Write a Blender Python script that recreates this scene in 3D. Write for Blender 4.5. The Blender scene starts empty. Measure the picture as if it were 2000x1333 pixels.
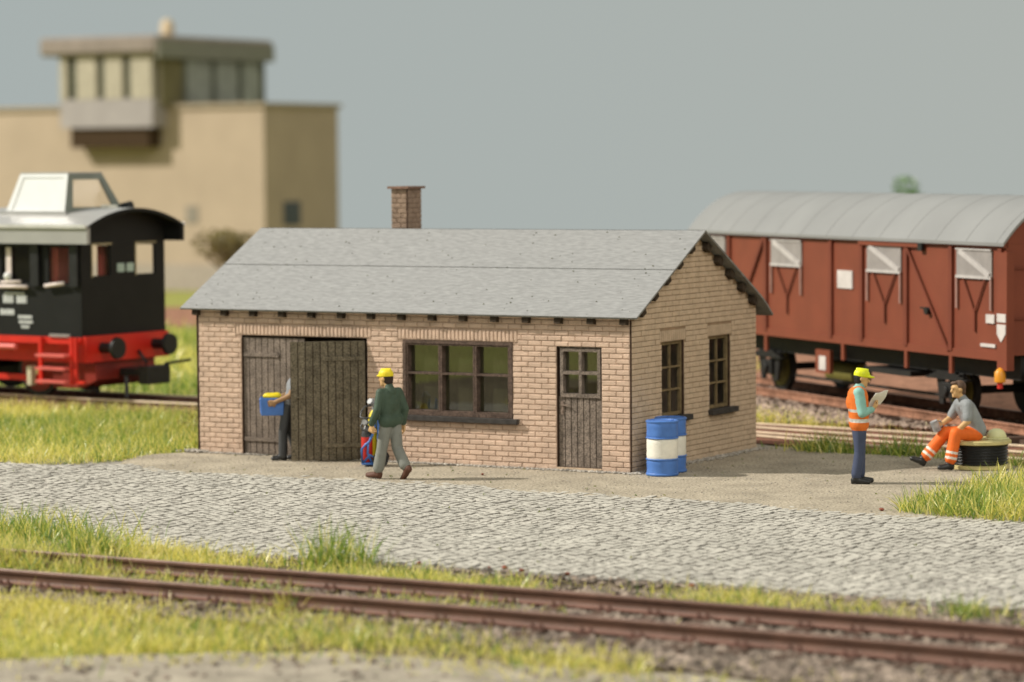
import bpy, math, random
import numpy as np
from mathutils import Vector, Matrix

random.seed(7)
RNG = np.random.default_rng(11)
scn = bpy.context.scene
COL = scn.collection

# ------------------------------------------------------------------ camera
cam_data = bpy.data.cameras.new("camera")
cam = bpy.data.objects.new("camera", cam_data)
COL.objects.link(cam)
CAM = Vector((22.549, -43.5307, 5.1172))
YAW, PITCH, ROLL = 0.5173, -0.06, -0.0074
fw = Vector((-math.sin(YAW) * math.cos(PITCH), math.cos(YAW) * math.cos(PITCH), math.sin(PITCH)))
rt = Vector((math.cos(YAW), math.sin(YAW), 0))
up = rt.cross(fw)
r2 = rt * math.cos(ROLL) + up * math.sin(ROLL)
u2 = up * math.cos(ROLL) - rt * math.sin(ROLL)
cam.matrix_world = Matrix(((r2.x, u2.x, -fw.x, CAM.x), (r2.y, u2.y, -fw.y, CAM.y),
                           (r2.z, u2.z, -fw.z, CAM.z), (0, 0, 0, 1)))
cam_data.sensor_width = 36
cam_data.lens = 106.38
cam_data.clip_start = 0.5
cam_data.clip_end = 1500
cam_data.dof.use_dof = True
cam_data.dof.focus_distance = 45.4
cam_data.dof.aperture_fstop = 0.49      # a macro lens on a small diorama, at the diorama's prototype scale
scn.camera = cam

# ------------------------------------------------------------------ light
scn.view_settings.view_transform = 'Standard'
scn.view_settings.look = 'None'
scn.view_settings.gamma = 1
scn.view_settings.exposure = 0
world = bpy.data.worlds.new("World")
scn.world = world
world.use_nodes = True
wt = world.node_tree
bg = wt.nodes["Background"]
bg.inputs[1].default_value = 1.0
tc = wt.nodes.new("ShaderNodeTexCoord")
sep = wt.nodes.new("ShaderNodeSeparateXYZ")
wt.links.new(tc.outputs["Generated"], sep.inputs[0])
mr = wt.nodes.new("ShaderNodeMapRange")
mr.inputs[1].default_value = -1
mr.inputs[2].default_value = 1
wt.links.new(sep.outputs[0], mr.inputs[0])
rampw = wt.nodes.new("ShaderNodeValToRGB")
rampw.color_ramp.elements[0].color = (0.375, 0.43, 0.43, 1)
rampw.color_ramp.elements[1].color = (0.465, 0.465, 0.41, 1)
rampw.color_ramp.elements[0].position = 0.1
rampw.color_ramp.elements[1].position = 0.6
wt.links.new(mr.outputs[0], rampw.inputs[0])
wt.links.new(rampw.outputs[0], bg.inputs[0])

AZ, EL, DIST = math.radians(26), math.radians(38.5), 400.0     # studio key lamp, left front
to_l = Vector((-math.cos(AZ) * math.cos(EL), -math.sin(AZ) * math.cos(EL), math.sin(EL)))
ld = bpy.data.lights.new("studio_key", 'AREA')
ld.shape = 'DISK'
ld.size = 11.0
ld.color = (1.0, 0.945, 0.85)
ld.energy = 4.6 * math.pi * DIST ** 2
key = bpy.data.objects.new("studio_key", ld)
COL.objects.link(key)
key.location = to_l * DIST
key.rotation_euler = (-to_l).to_track_quat('-Z', 'Y').to_euler()

fd = bpy.data.lights.new("added_fill_lamp", 'AREA')           # soft fill lamp added at right front to lift the shaded gable
fd.shape = 'DISK'
fd.size = 150
fd.color = (1.0, 0.95, 0.86)
fd.energy = 0.95 * math.pi * 300.0 ** 2
to_f = Vector((.62, -.50, .60)).normalized()
soft = bpy.data.objects.new("added_fill_lamp", fd)
COL.objects.link(soft)
soft.location = to_f * 300.0
soft.rotation_euler = (-to_f).to_track_quat('-Z', 'Y').to_euler()

# ------------------------------------------------------------------ materials
MATS = {}


def srgb(r, g, b):
    f = lambda c: (c / 255 / 12.92) if c / 255 <= .04045 else ((c / 255 + .055) / 1.055) ** 2.4
    return (f(r), f(g), f(b))


def mat(name, col, rough=.75, spec=.3, var=.12, scale=4., bump=.0, bscale=40., metal=0., rnd=0.,
        grain=.0, gscale=150., col2=None, stretch=None, transl=0., ior=None):
    if name in MATS:
        return MATS[name]
    m = bpy.data.materials.new(name)
    m.use_nodes = True
    nt = m.node_tree
    N, L = nt.nodes, nt.links
    p = N["Principled BSDF"]
    p.inputs["Roughness"].default_value = rough
    p.inputs["Metallic"].default_value = metal
    p.inputs["Specular IOR Level"].default_value = spec
    if ior:
        p.inputs["IOR"].default_value = ior
    g = N.new("ShaderNodeNewGeometry")
    pos = g.outputs["Position"]
    if stretch:
        mp = N.new("ShaderNodeMapping")
        mp.inputs["Scale"].default_value = stretch
        L.new(pos, mp.inputs[0])
        pos = mp.outputs[0]
    n1 = N.new("ShaderNodeTexNoise")
    n1.inputs["Scale"].default_value = scale
    n1.inputs["Detail"].default_value = 4
    L.new(pos, n1.inputs["Vector"])
    fac = n1.outputs["Fac"]
    c2 = col2 if col2 else tuple(c * (1 - var) for c in col)
    c1 = col if col2 else tuple(min(1, c * (1 + var)) for c in col)
    mr = N.new("ShaderNodeMapRange")
    mr.inputs[1].default_value = .32
    mr.inputs[2].default_value = .68
    L.new(fac, mr.inputs[0])
    mx = N.new("ShaderNodeMix")
    mx.data_type = 'RGBA'
    L.new(mr.outputs[0], mx.inputs[0])
    mx.inputs[6].default_value = (*c2, 1)
    mx.inputs[7].default_value = (*c1, 1)
    out = mx.outputs[2]
    if grain > 0:
        n2 = N.new("ShaderNodeTexNoise")
        n2.inputs["Scale"].default_value = gscale
        n2.inputs["Detail"].default_value = 2
        L.new(pos, n2.inputs["Vector"])
        m2 = N.new("ShaderNodeMapRange")
        m2.inputs[1].default_value = .3
        m2.inputs[2].default_value = .7
        m2.inputs[3].default_value = 1 - grain
        m2.inputs[4].default_value = 1 + grain
        L.new(n2.outputs["Fac"], m2.inputs[0])
        v = N.new("ShaderNodeVectorMath")
        v.operation = 'SCALE'
        L.new(out, v.inputs[0])
        L.new(m2.outputs[0], v.inputs[3])
        out = v.outputs[0]
    if rnd > 0:
        oi = N.new("ShaderNodeObjectInfo")
        m3 = N.new("ShaderNodeMapRange")
        m3.inputs[3].default_value = 1 - rnd
        m3.inputs[4].default_value = 1 + rnd
        L.new(oi.outputs["Random"], m3.inputs[0])
        v = N.new("ShaderNodeVectorMath")
        v.operation = 'SCALE'
        L.new(out, v.inputs[0])
        L.new(m3.outputs[0], v.inputs[3])
        out = v.outputs[0]
    L.new(out, p.inputs["Base Color"])
    if bump > 0:
        nb = N.new("ShaderNodeTexNoise")
        nb.inputs["Scale"].default_value = bscale
        nb.inputs["Detail"].default_value = 3
        L.new(pos, nb.inputs["Vector"])
        b = N.new("ShaderNodeBump")
        b.inputs["Strength"].default_value = bump
        b.inputs["Distance"].default_value = .02
        L.new(nb.outputs["Fac"], b.inputs["Height"])
        L.new(b.outputs[0], p.inputs["Normal"])
    MATS[name] = m
    return m


BRICK = mat("brick_card", (.60, .44, .335), .9, .1, .10, 3, .7, 55, rnd=.065, grain=.14, gscale=70)
BRICKS = mat("brick_card_joined", (.60, .44, .335), .9, .1, .12, 5, .7, 55, grain=.12, gscale=70)
BRICKG = mat("gable_brick_card", (.57, .435, .31), .9, .1, .10, 5, .6, 55, grain=.10, gscale=70)
CHIMB = mat("chimney_brick_card", (.30, .215, .16), .9, .1, .2, 8, .7, 55, grain=.2, gscale=70)
MORTAR = mat("mortar_card", (.40, .285, .215), .95, .1, .15, 5, .3, 60, grain=.15)
MORTARG = mat("gable_mortar_card", (.32, .225, .145), .95, .1, .15, 5, .3, 60, grain=.15)
BURNT = mat("burnt_card_edge", (.06, .036, .025), .9, .1, .3, 9, .2, 60)
ROOF = mat("roof_card", (.285, .285, .283), .9, .15, .05, 30, .2, 30, grain=.11, gscale=30, stretch=(.22, 1, 1))
ROOFE = mat("roof_card_edge", (.22, .215, .20), .9, .1, .2, 8)
DOORW = mat("door_card", (.205, .165, .135), .85, .2, .2, 7, .6, 60, grain=.55, gscale=42, rnd=.08)
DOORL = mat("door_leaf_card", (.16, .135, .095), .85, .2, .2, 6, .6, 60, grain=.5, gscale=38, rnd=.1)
FRAMEW = mat("window_frame_card", (.105, .072, .056), .8, .2, .25, 9, .5, 60, grain=.5, gscale=48)
FRAMEG = mat("gable_frame_card", (.20, .145, .075), .8, .2, .25, 9, .4, 80, grain=.2, gscale=110)
SILL = mat("sill_card", (.045, .04, .036), .8, .3, .3, 9, .5, 80, grain=.3, gscale=110)
TIMBER = mat("dark_timber", (.05, .036, .024), .85, .2, .3, 9, .4, 60, grain=.2)
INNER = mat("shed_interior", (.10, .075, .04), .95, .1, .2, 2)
IRON = mat("dark_iron", (.06, .05, .042), .6, .4, .3, 9, .3, 60)
RAILM = mat("rusty_rail", (.14, .07, .045), .55, .5, .22, 3, .3, 60, grain=.15, gscale=60)
RAILF = mat("rail_foot_rust", (.185, .098, .074), .8, .2, .2, 4, .3, 60, grain=.15, gscale=60)
RAILS = mat("bright_rail_head", (.70, .56, .40), .5, .5, .12, 3)
SLEEP = mat("weathered_sleeper", (.10, .065, .048), .9, .2, .35, 5, .5, 40, grain=.25, gscale=50)
RUSTB = mat("rust_track_bed", (.30, .155, .10), .95, .1, .3, 2.5, .6, 20, grain=.3, gscale=14)
COBBLE = mat("cobble_stone", (.485, .46, .405), .85, .2, .13, 1.3, .6, 40, rnd=.12, grain=.14, gscale=45)
COBBLES = mat("cobble_stones_joined", (.485, .46, .405), .85, .2, .13, 1.3, .6, 40, grain=.14, gscale=45)
BED = mat("cobble_bed", (.27, .25, .22), .95, .1, .35, 2.2, .4, 40, grain=.3, gscale=50)
GRIT = mat("grey_grit", (.36, .33, .29), .9, .2, .55, 14, .4, 60, grain=.2, gscale=30)
BALLAST = mat("brown_ballast", (.225, .18, .145), .9, .2, .8, 5, .4, 60, grain=.2, gscale=30)
BLUE = mat("blue_paint", (.07, .18, .50), .5, .4, .10, 6, .15, 60)
WHITE = mat("white_paint", (.78, .75, .66), .55, .3, .08, 7, .2, 40)
REDP = mat("red_paint", (.60, .03, .02), .45, .5, .12, 6)
YELL = mat("yellow_paint", (.78, .62, .02), .5, .4, .1, 8, .15, 50)
BLACKP = mat("black_paint", (.014, .014, .015), .45, .4, .2, 6)
SILVER = mat("silver_paint", (.34, .34, .345), .5, .4, .3, 14)
WAGON = mat("wagon_red", (.205, .05, .024), .55, .4, .08, 1.5)
WAGOND = mat("wagon_post_red", (.17, .038, .018), .6, .4, .1, 1.5)
WROOF = mat("wagon_roof_grey", (.255, .255, .25), .45, .4, .08, .6)
VENT = mat("vent_grey", (.30, .275, .26), .6, .4, .1, 4)
LBLACK = mat("loco_black", (.009, .009, .009), .5, .28, .2, 2)
LRED = mat("loco_red", (.62, .022, .012), .42, .5, .12, 2)
LDRED = mat("loco_wheel_red", (.22, .02, .012), .5, .4, .2, 2)
LROOF = mat("loco_roof_silver", (.40, .393, .38), .42, .5, .06, 1.5, metal=.25)
LGREY = mat("cupola_frame_grey", (.20, .22, .19), .5, .4, .1, 2)
CREAM = mat("cream_render", (.42, .335, .25), .9, .1, .05, .4)
LAVEN = mat("bay_panel_lilac", (.335, .305, .295), .8, .2, .05, 1)
BAYROOF = mat("bay_roof_brown", (.25, .21, .18), .8, .2, .1, 1)
OLIVEW = mat("olive_wall", (.17, .15, .075), .8, .2, .1, 1)
REEL = mat("reel_cream", (.56, .48, .22), .6, .3, .1, 8, .2, 40)
HOSE = mat("black_cable", (.012, .012, .012), .35, .5, .2, 8)


def glassmat(name, tint, alpha, rough=.02, ior=1.75, dust=.0):
    m = bpy.data.materials.new(name)
    m.use_nodes = True
    nt = m.node_tree
    N, L = nt.nodes, nt.links
    out = N["Material Output"]
    N.remove(N["Principled BSDF"])
    tr = N.new("ShaderNodeBsdfTransparent")
    df = N.new("ShaderNodeBsdfDiffuse")
    df.inputs[0].default_value = (*tint, 1)
    gl = N.new("ShaderNodeBsdfGlossy")
    gl.inputs["Roughness"].default_value = rough
    gl.inputs["Color"].default_value = (1, 1, 1, 1)
    m1 = N.new("ShaderNodeMixShader")
    m1.inputs[0].default_value = alpha
    if dust > 0:
        g = N.new("ShaderNodeNewGeometry")
        n = N.new("ShaderNodeTexNoise")
        n.inputs["Scale"].default_value = 45
        n.inputs["Detail"].default_value = 5
        L.new(g.outputs["Position"], n.inputs["Vector"])
        r = N.new("ShaderNodeMapRange")
        r.inputs[1].default_value = .66
        r.inputs[2].default_value = .8
        r.inputs[3].default_value = alpha
        r.inputs[4].default_value = dust
        L.new(n.outputs["Fac"], r.inputs[0])
        L.new(r.outputs[0], m1.inputs[0])
    L.new(tr.outputs[0], m1.inputs[1])
    L.new(df.outputs[0], m1.inputs[2])
    fr = N.new("ShaderNodeFresnel")
    fr.inputs[0].default_value = ior
    m2 = N.new("ShaderNodeMixShader")
    L.new(fr.outputs[0], m2.inputs[0])
    L.new(m1.outputs[0], m2.inputs[1])
    L.new(gl.outputs[0], m2.inputs[2])
    L.new(m2.outputs[0], out.inputs[0])
    return m


PANE = glassmat("acetate_pane", (.34, .34, .18), .09, .015, 2.1, .4)
PANEG = glassmat("gable_pane", (.3, .3, .3), .02, .03, 1.1)
PANEF = glassmat("vehicle_glass", (.3, .3, .3), .02, .05, 1.2)


# ------------------------------------------------------------------ mesh helper
class MB:
    def __init__(self):
        self.v, self.f, self.m = [], [], []

    def add(self, vs, fs, mi=0):
        o = len(self.v)
        self.v += [tuple(p) for p in vs]
        self.f += [tuple(i + o for i in q) for q in fs]
        self.m += [mi] * len(fs)
        return self

    def box(self, a, b, mi=0):
        x0, y0, z0 = a
        x1, y1, z1 = b
        vs = [(x0, y0, z0), (x1, y0, z0), (x1, y1, z0), (x0, y1, z0), (x0, y0, z1), (x1, y0, z1), (x1, y1, z1), (x0, y1, z1)]
        fs = [(3, 2, 1, 0), (4, 5, 6, 7), (0, 1, 5, 4), (1, 2, 6, 5), (2, 3, 7, 6), (3, 0, 4, 7)]
        return self.add(vs, fs, mi)

    def bar(self, p, q, w, h, mi=0, upv=(0, 0, 1)):
        p, q = Vector(p), Vector(q)
        d = (q - p).normalized()
        u = Vector(upv)
        s = d.cross(u)
        if s.length < 1e-4:
            s = d.cross(Vector((1, 0, 0)))
        s.normalize()
        u = s.cross(d)
        vs = []
        for c in (p, q):
            for a, b in ((-1, -1), (1, -1), (1, 1), (-1, 1)):
                vs.append(c + s * (a * w / 2) + u * (b * h / 2))
        return self.add(vs, [(0, 1, 2, 3), (7, 6, 5, 4), (1, 0, 4, 5), (2, 1, 5, 6), (3, 2, 6, 7), (0, 3, 7, 4)], mi)

    def cyl(self, p, q, r0, r1=None, n=12, mi=0, caps=True):
        r1 = r0 if r1 is None else r1
        p, q = Vector(p), Vector(q)
        d = (q - p).normalized()
        s = d.cross(Vector((0, 0, 1)))
        if s.length < 1e-4:
            s = Vector((1, 0, 0))
        s.normalize()
        u = s.cross(d)
        vs = []
        for c, r in ((p, r0), (q, r1)):
            for i in range(n):
                t = 2 * math.pi * i / n
                vs.append(c + s * (r * math.cos(t)) + u * (r * math.sin(t)))
        fs = [(i, i + n, (i + 1) % n + n, (i + 1) % n) for i in range(n)]
        if caps:
            fs += [tuple(range(n)), tuple(range(2 * n - 1, n - 1, -1))]
        return self.add(vs, fs, mi)

    def tube(self, pts, r, n=8, mi=0):
        pts = [Vector(p) for p in pts]
        vs, fs = [], []
        for i, c in enumerate(pts):
            d = (pts[min(i + 1, len(pts) - 1)] - pts[max(i - 1, 0)]).normalized()
            s = d.cross(Vector((.13, .07, 1)))
            s.normalize()
            u = s.cross(d)
            rr = r[i] if isinstance(r, (list, tuple)) else r
            for k in range(n):
                t = 2 * math.pi * k / n
                vs.append(c + s * (rr * math.cos(t)) + u * (rr * math.sin(t)))
        for i in range(len(pts) - 1):
            for k in range(n):
                a, b = i * n + k, i * n + (k + 1) % n
                fs.append((b, a, a + n, b + n))
        fs += [tuple(range(n)), tuple(range(len(vs) - 1, len(vs) - n - 1, -1))]
        return self.add(vs, fs, mi)

    def lathe(self, prof, c=(0, 0, 0), n=24, mi=0, sx=1., sy=1.):
        vs, fs = [], []
        for r, z in prof:
            for k in range(n):
                t = 2 * math.pi * k / n
                vs.append((c[0] + r * sx * math.cos(t), c[1] + r * sy * math.sin(t), c[2] + z))
        for i in range(len(prof) - 1):
            for k in range(n):
                a, b = i * n + k, i * n + (k + 1) % n
                fs.append((a, b, b + n, a + n))
        fs += [tuple(range(n - 1, -1, -1)), tuple(range(len(vs) - n, len(vs)))]
        return self.add(vs, fs, mi)

    def prism(self, poly, vec, mi=0):
        n = len(poly)
        vec = Vector(vec)
        vs = [Vector(p) for p in poly] + [Vector(p) + vec for p in poly]
        fs = [tuple(range(n - 1, -1, -1)), tuple(range(n, 2 * n))]
        fs += [(i, (i + 1) % n, (i + 1) % n + n, i + n) for i in range(n)]
        return self.add(vs, fs, mi)

    def ball(self, c, r, n=12, mi=0):
        rx, ry, rz = r if isinstance(r, (list, tuple)) else (r, r, r)
        vs, fs = [], []
        h = n // 2
        for i in range(1, h):
            a = math.pi * i / h
            for k in range(n):
                t = 2 * math.pi * k / n
                vs.append((c[0] + rx * math.sin(a) * math.cos(t), c[1] + ry * math.sin(a) * math.sin(t), c[2] - rz * math.cos(a)))
        m = len(vs)
        vs += [(c[0], c[1], c[2] - rz), (c[0], c[1], c[2] + rz)]
        for i in range(h - 2):
            for k in range(n):
                a, b = i * n + k, i * n + (k + 1) % n
                fs.append((a, b, b + n, a + n))
        for k in range(n):
            fs.append((m, (k + 1) % n, k))
            fs.append((m + 1, (h - 2) * n + k, (h - 2) * n + (k + 1) % n))
        return self.add(vs, fs, mi)

    def mesh(self, name, mats):
        me = bpy.data.meshes.new(name)
        me.from_pydata(self.v, [], self.f)
        mats = mats if isinstance(mats, (list, tuple)) else [mats]
        for q in mats:
            me.materials.append(q)
        if len(mats) > 1:
            me.polygons.foreach_set("material_index", self.m)
        me.update()
        return me

    def build(self, name, mats, parent=None, smooth=False, bevel=0., kind=None, label=None):
        me = self.mesh(name, mats)
        o = bpy.data.objects.new(name, me)
        COL.objects.link(o)
        if parent is not None:
            o.parent = parent
        if smooth:
            me.shade_smooth()
            if smooth == 'angle':
                me.set_sharp_from_angle(angle=math.radians(40))
        if bevel > 0:
            b = o.modifiers.new("bevel", 'BEVEL')
            b.width = bevel
            b.segments = 1
            b.limit_method = 'ANGLE'
        if kind:
            o["kind"] = kind
        if label:
            o["label"] = label
        return o


def link(me, name, parent=None, loc=(0, 0, 0), rot=(0, 0, 0), scale=(1, 1, 1)):
    o = bpy.data.objects.new(name, me)
    COL.objects.link(o)
    o.parent = parent
    o.location = loc
    o.rotation_euler = rot
    o.scale = scale
    return o


def thing(name, label, cat, loc=(0, 0, 0), rz=0., group=None):
    o = bpy.data.objects.new(name, None)
    o.empty_display_size = .3
    COL.objects.link(o)
    o.location = loc
    o.rotation_euler = (0, 0, rz)
    tag(o, label, cat, group)
    return o


def tag(o, label, cat, group=None):
    o["label"] = label
    o["category"] = cat
    if group:
        o["group"] = group
    return o


def struct(o):
    o["kind"] = "structure"
    return o


def inpoly(x, y, poly):
    x = np.asarray(x, float)
    y = np.asarray(y, float)
    ins = np.zeros(x.shape, bool)
    n = len(poly)
    for i in range(n):
        x0, y0 = poly[i]
        x1, y1 = poly[(i + 1) % n]
        c = (y0 > y) != (y1 > y)
        with np.errstate(divide='ignore', invalid='ignore'):
            ins ^= c & (x < (x1 - x0) * (y - y0) / (y1 - y0 + 1e-12) + x0)
    return ins


def sheet(name, poly, z, m, wob=.0, parent=None, skirt=0.):
    """a ground sheet with a slightly ragged outline"""
    pts = []
    n = len(poly)
    for i in range(n):
        a, b = Vector(poly[i]), Vector(poly[(i + 1) % n])
        k = max(1, int((b - a).length / .35)) if wob else 1
        for j in range(k):
            p = a.lerp(b, j / k)
            pts.append((p.x + random.uniform(-wob, wob), p.y + random.uniform(-wob, wob), z))
    mb = MB()
    mb.add(pts, [tuple(range(len(pts)))])
    if skirt:                                   # thin feathered rim sloping down onto what lies below
        k = len(pts)
        out = []
        for i in range(k):
            a, b = Vector(pts[i - 1]), Vector(pts[(i + 1) % k])
            d = (b - a).normalized()
            w = skirt * random.uniform(.5, 1.3)
            out.append((pts[i][0] + d.y * w, pts[i][1] - d.x * w, z - .03))
        o_ = len(mb.v)
        mb.v += out
        for i in range(k):
            q = (i + 1) % k
            mb.f.append((i, o_ + i, o_ + q, q))
            mb.m.append(0)
    o = mb.build(name, m, parent)
    if not parent:
        struct(o)
    return o


# ------------------------------------------------------------------ ground
def ground_material():
    m = bpy.data.materials.new("layout_ground")
    m.use_nodes = True
    N, L = m.node_tree.nodes, m.node_tree.links
    p = N["Principled BSDF"]
    p.inputs["Roughness"].default_value = .95
    p.inputs["Specular IOR Level"].default_value = .1
    g = N.new("ShaderNodeNewGeometry")
    a = N.new("ShaderNodeTexNoise")
    a.inputs["Scale"].default_value = .8
    a.inputs["Detail"].default_value = 6
    b = N.new("ShaderNodeTexNoise")
    b.inputs["Scale"].default_value = 25
    b.inputs["Detail"].default_value = 4
    for n in (a, b):
        L.new(g.outputs["Position"], n.inputs["Vector"])
    r = N.new("ShaderNodeValToRGB")
    r.color_ramp.elements[0].position = .3
    r.color_ramp.elements[0].color = (.31, .27, .085, 1)
    r.color_ramp.elements[1].position = .6
    r.color_ramp.elements[1].color = (.31, .34, .08, 1)
    L.new(a.outputs["Fac"], r.inputs[0])
    v = N.new("ShaderNodeVectorMath")
    v.operation = 'SCALE'
    q = N.new("ShaderNodeMapRange")
    q.inputs[1].default_value = .3
    q.inputs[2].default_value = .7
    q.inputs[3].default_value = .5
    q.inputs[4].default_value = 1.3
    L.new(b.outputs["Fac"], q.inputs[0])
    L.new(r.outputs[0], v.inputs[0])
    L.new(q.outputs[0], v.inputs[3])
    L.new(v.outputs[0], p.inputs["Base Color"])
    return m


GROUND = ground_material()
sheet("ground", [(-140, -70), (110, -70), (110, 95), (20, 72), (-46, 52.5), (-140, 2)], -.06, GROUND)
sheet("lower_ground", [(-320, -60), (-140, 0), (110, 60), (180, 60), (180, 230), (-320, 230)], -3.42, GROUND)
mb = MB()
edge_ = [(-140, 2), (-46, 52.5), (20, 72), (110, 95)]
for a, b in zip(edge_, edge_[1:]):
    mb.add([(a[0], a[1], -.06), (b[0], b[1], -.06), (b[0], b[1] + 4, -3.5), (a[0], a[1] + 4, -3.5)], [(3, 2, 1, 0)])
struct(mb.build("embankment", GROUND))
SAND = mat("sandy_dirt", (.335, .295, .235), .95, .1, .22, 2.0, .5, 30, grain=.22, gscale=30)
sheet("sand_path", [(-3, -24.0), (.5, -20.2), (2.6, -18.9), (4.2, -17.6), (5.4, -17.0), (6.6, -16.9), (8.6, -16.7), (10.5, -16.0), (12.5, -15.9), (17, -15.9),
                    (17, -24), (3, -30)], -.045, SAND, .12)
EARTH = mat("brown_earth", (.14, .11, .075), .95, .1, .4, 2.5, .6, 25, grain=.3, gscale=22)
sheet("earth_strip", [(-14, -11.2), (-6, -11.2), (1.5, -11.0), (6, -10.9), (11, -11.1), (20, -11.4), (20, -15.6), (-14, -19)], -.05, EARTH, .1)
APRON_POLY = [(-8.55, .3), (-9.1, -.8), (-8.7, -1.8), (-7.6, -2.8), (-6.6, -3.15), (-5.2, -2.85), (-3.6, -2.62), (-1.5, -2.72), (.3, -2.9), (2., -3.02), (3.5, -3.15),
              (5.5, -3.25), (7.2, -3.3), (8.5, -1), (8.5, 2), (6, 3.6), (4.6, 4.1), (3.1, 4.7), (1.8, 4.55), (0, 5.3), (-.8, 5.5), (-8.8, 5.5)]
APRONM = mat("yard_sand", (.375, .325, .25), .95, .1, .16, 1.4, .7, 30, grain=.42, gscale=24)
sheet("yard_apron", APRON_POLY, 0., APRONM, .07, skirt=.38)

# cobbled road --------------------------------------------------------------
road_bed = sheet("cobbled_road", [(-17, -2.4), (-8.5, -1.6), (-8, -2.3), (9, -2.4), (13, -2.6), (18, -11.6), (11, -11.2), (6, -11.0), (1.5, -11.15), (-6, -11.4), (-10, -11.4)], -.03, BED, .1)
ROAD = [(-14.2, -2.9), (-9.4, -2.9), (-8.3, -2.1), (9, -2.5), (11.5, -3.2), (14, -11.3), (11, -11.1), (6, -10.85), (1.5, -11.0), (-3, -11.3), (-6.5, -11.3)]


def cobble_variant(seed):
    r = random.Random(seed)
    mb = MB()
    a, b = .089, .065
    base = [(-a, -b, 0), (a, -b, 0), (a, b, 0), (-a, b, 0)]
    j = lambda s: r.uniform(-s, s)
    topv = [(x * .90 + j(.012), y * .82 + j(.011), .040 + j(.006)) for x, y, _ in base]
    vs = base + topv + [(j(.02), j(.015), .046 + j(.004))]
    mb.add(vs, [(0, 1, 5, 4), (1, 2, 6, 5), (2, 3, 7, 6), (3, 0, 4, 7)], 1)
    mb.add(vs[4:], [(0, 1, 4), (1, 2, 4), (2, 3, 4), (3, 0, 4)], 0)
    return mb


cobv = [cobble_variant(s) for s in range(6)]
cx, cy = [], []
row, x = 0, -14.5
ang_r = math.radians(-3)
while x < 14.5:
    off = (row % 2) * .095 + RNG.uniform(-.03, .03)
    ys = np.arange(-11.5, -1.9, .19) + off
    cx += list(x + RNG.uniform(-.016, .016, len(ys)) - (ys + 6) * math.tan(ang_r))
    cy += list(ys + RNG.uniform(-.018, .018, len(ys)))
    row += 1
    x += .137
cx, cy = np.array(cx), np.array(cy)
keep = inpoly(cx, cy, ROAD) & ~inpoly(cx, cy - .12, APRON_POLY)
cx, cy = cx[keep], cy[keep]


def project(P):
    P = np.asarray(P, float) - np.array(CAM)
    zz = P @ np.array(fw)
    return 1000 + 5910.27 * (P @ np.array(r2)) / zz, 666.5 - 5910.27 * (P @ np.array(u2)) / zz, zz


px_, py_, dz_ = project(np.stack([cx, cy, np.zeros_like(cx)], 1))
vis = (px_ > 0) & (px_ < 2000) & (cy > -10.5)
order = np.argsort(np.where(vis, dz_, 1e9))
single = set(order[:300].tolist())
JOINT = mat("shaded_dirty_cobble_side", (.31, .29, .26), .95, .1, .3, 6)  # shade deep in the joints painted into the side faces, along with dirt
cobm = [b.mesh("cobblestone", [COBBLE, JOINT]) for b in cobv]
joined = MB()
sink = np.sin(cx * 1.1 + 2) * np.sin(cy * .9 + cx * .35) * .009 - .004 - np.clip((cx - 5) * .0018, 0, .012)
for i in range(len(cx)):
    a = math.pi / 2 + random.uniform(-.08, .08) - ang_r
    zz = -.038 + sink[i] + random.uniform(-.008, .008)
    s = random.uniform(.92, 1.06)
    k = random.randrange(6)
    if i in single:
        link(cobm[k], "cobblestone", road_bed, (cx[i], cy[i], zz), (random.uniform(-.05, .05), random.uniform(-.05, .05), a), (s, s, 1))
    else:
        c, sn = math.cos(a) * s, math.sin(a) * s
        q = cobv[k]
        off = len(joined.v)
        joined.v += [(cx[i] + c * p[0] - sn * p[1], cy[i] + sn * p[0] + c * p[1], zz + p[2]) for p in q.v]
        joined.f += [tuple(t + off for t in f) for f in q.f]
        joined.m += q.m
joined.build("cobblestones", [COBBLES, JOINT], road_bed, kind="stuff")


# ------------------------------------------------------------------ loose stones
def stones(name, pts, size, m, zoff=0., seed=1, flat=.75, parent=None):
    r = np.random.default_rng(seed)
    base = np.array([(1, 0, 0), (-1, 0, 0), (0, 1, 0), (0, -1, 0), (0, 0, 1), (0, 0, -1), (.7, .7, .3), (-.7, .6, .4), (.6, -.7, .4), (-.6, -.7, .3)])
    tri = [(4, 0, 6), (4, 6, 2), (4, 2, 7), (4, 7, 1), (4, 1, 9), (4, 9, 3), (4, 3, 8), (4, 8, 0), (5, 6, 0), (5, 2, 6), (5, 7, 2), (5, 1, 7), (5, 9, 1), (5, 3, 9), (5, 8, 3), (5, 0, 8)]
    n = len(pts)
    V = base[None] * r.uniform(.7, 1.15, (n, 10, 1))
    s = size * r.uniform(.5, 1.35, (n, 1, 1))
    V = V * s
    V[:, :, 2] *= flat
    t = r.uniform(0, 6.28, n)
    c, sn = np.cos(t)[:, None], np.sin(t)[:, None]
    X = V[:, :, 0] * c - V[:, :, 1] * sn
    Y = V[:, :, 0] * sn + V[:, :, 1] * c
    P = np.stack([X + pts[:, 0:1], Y + pts[:, 1:2], V[:, :, 2] + pts[:, 2:3] + zoff], 2).reshape(-1, 3)
    T = (np.array(tri)[None] + (np.arange(n) * 10)[:, None, None]).reshape(-1, 3)
    me = bpy.data.meshes.new(name)
    me.from_pydata(P.tolist(), [], T.tolist())
    me.materials.append(m)
    me.update()
    o = bpy.data.objects.new(name, me)
    COL.objects.link(o)
    o["kind"] = "stuff"
    if parent:
        o.parent = parent
    return o


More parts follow.
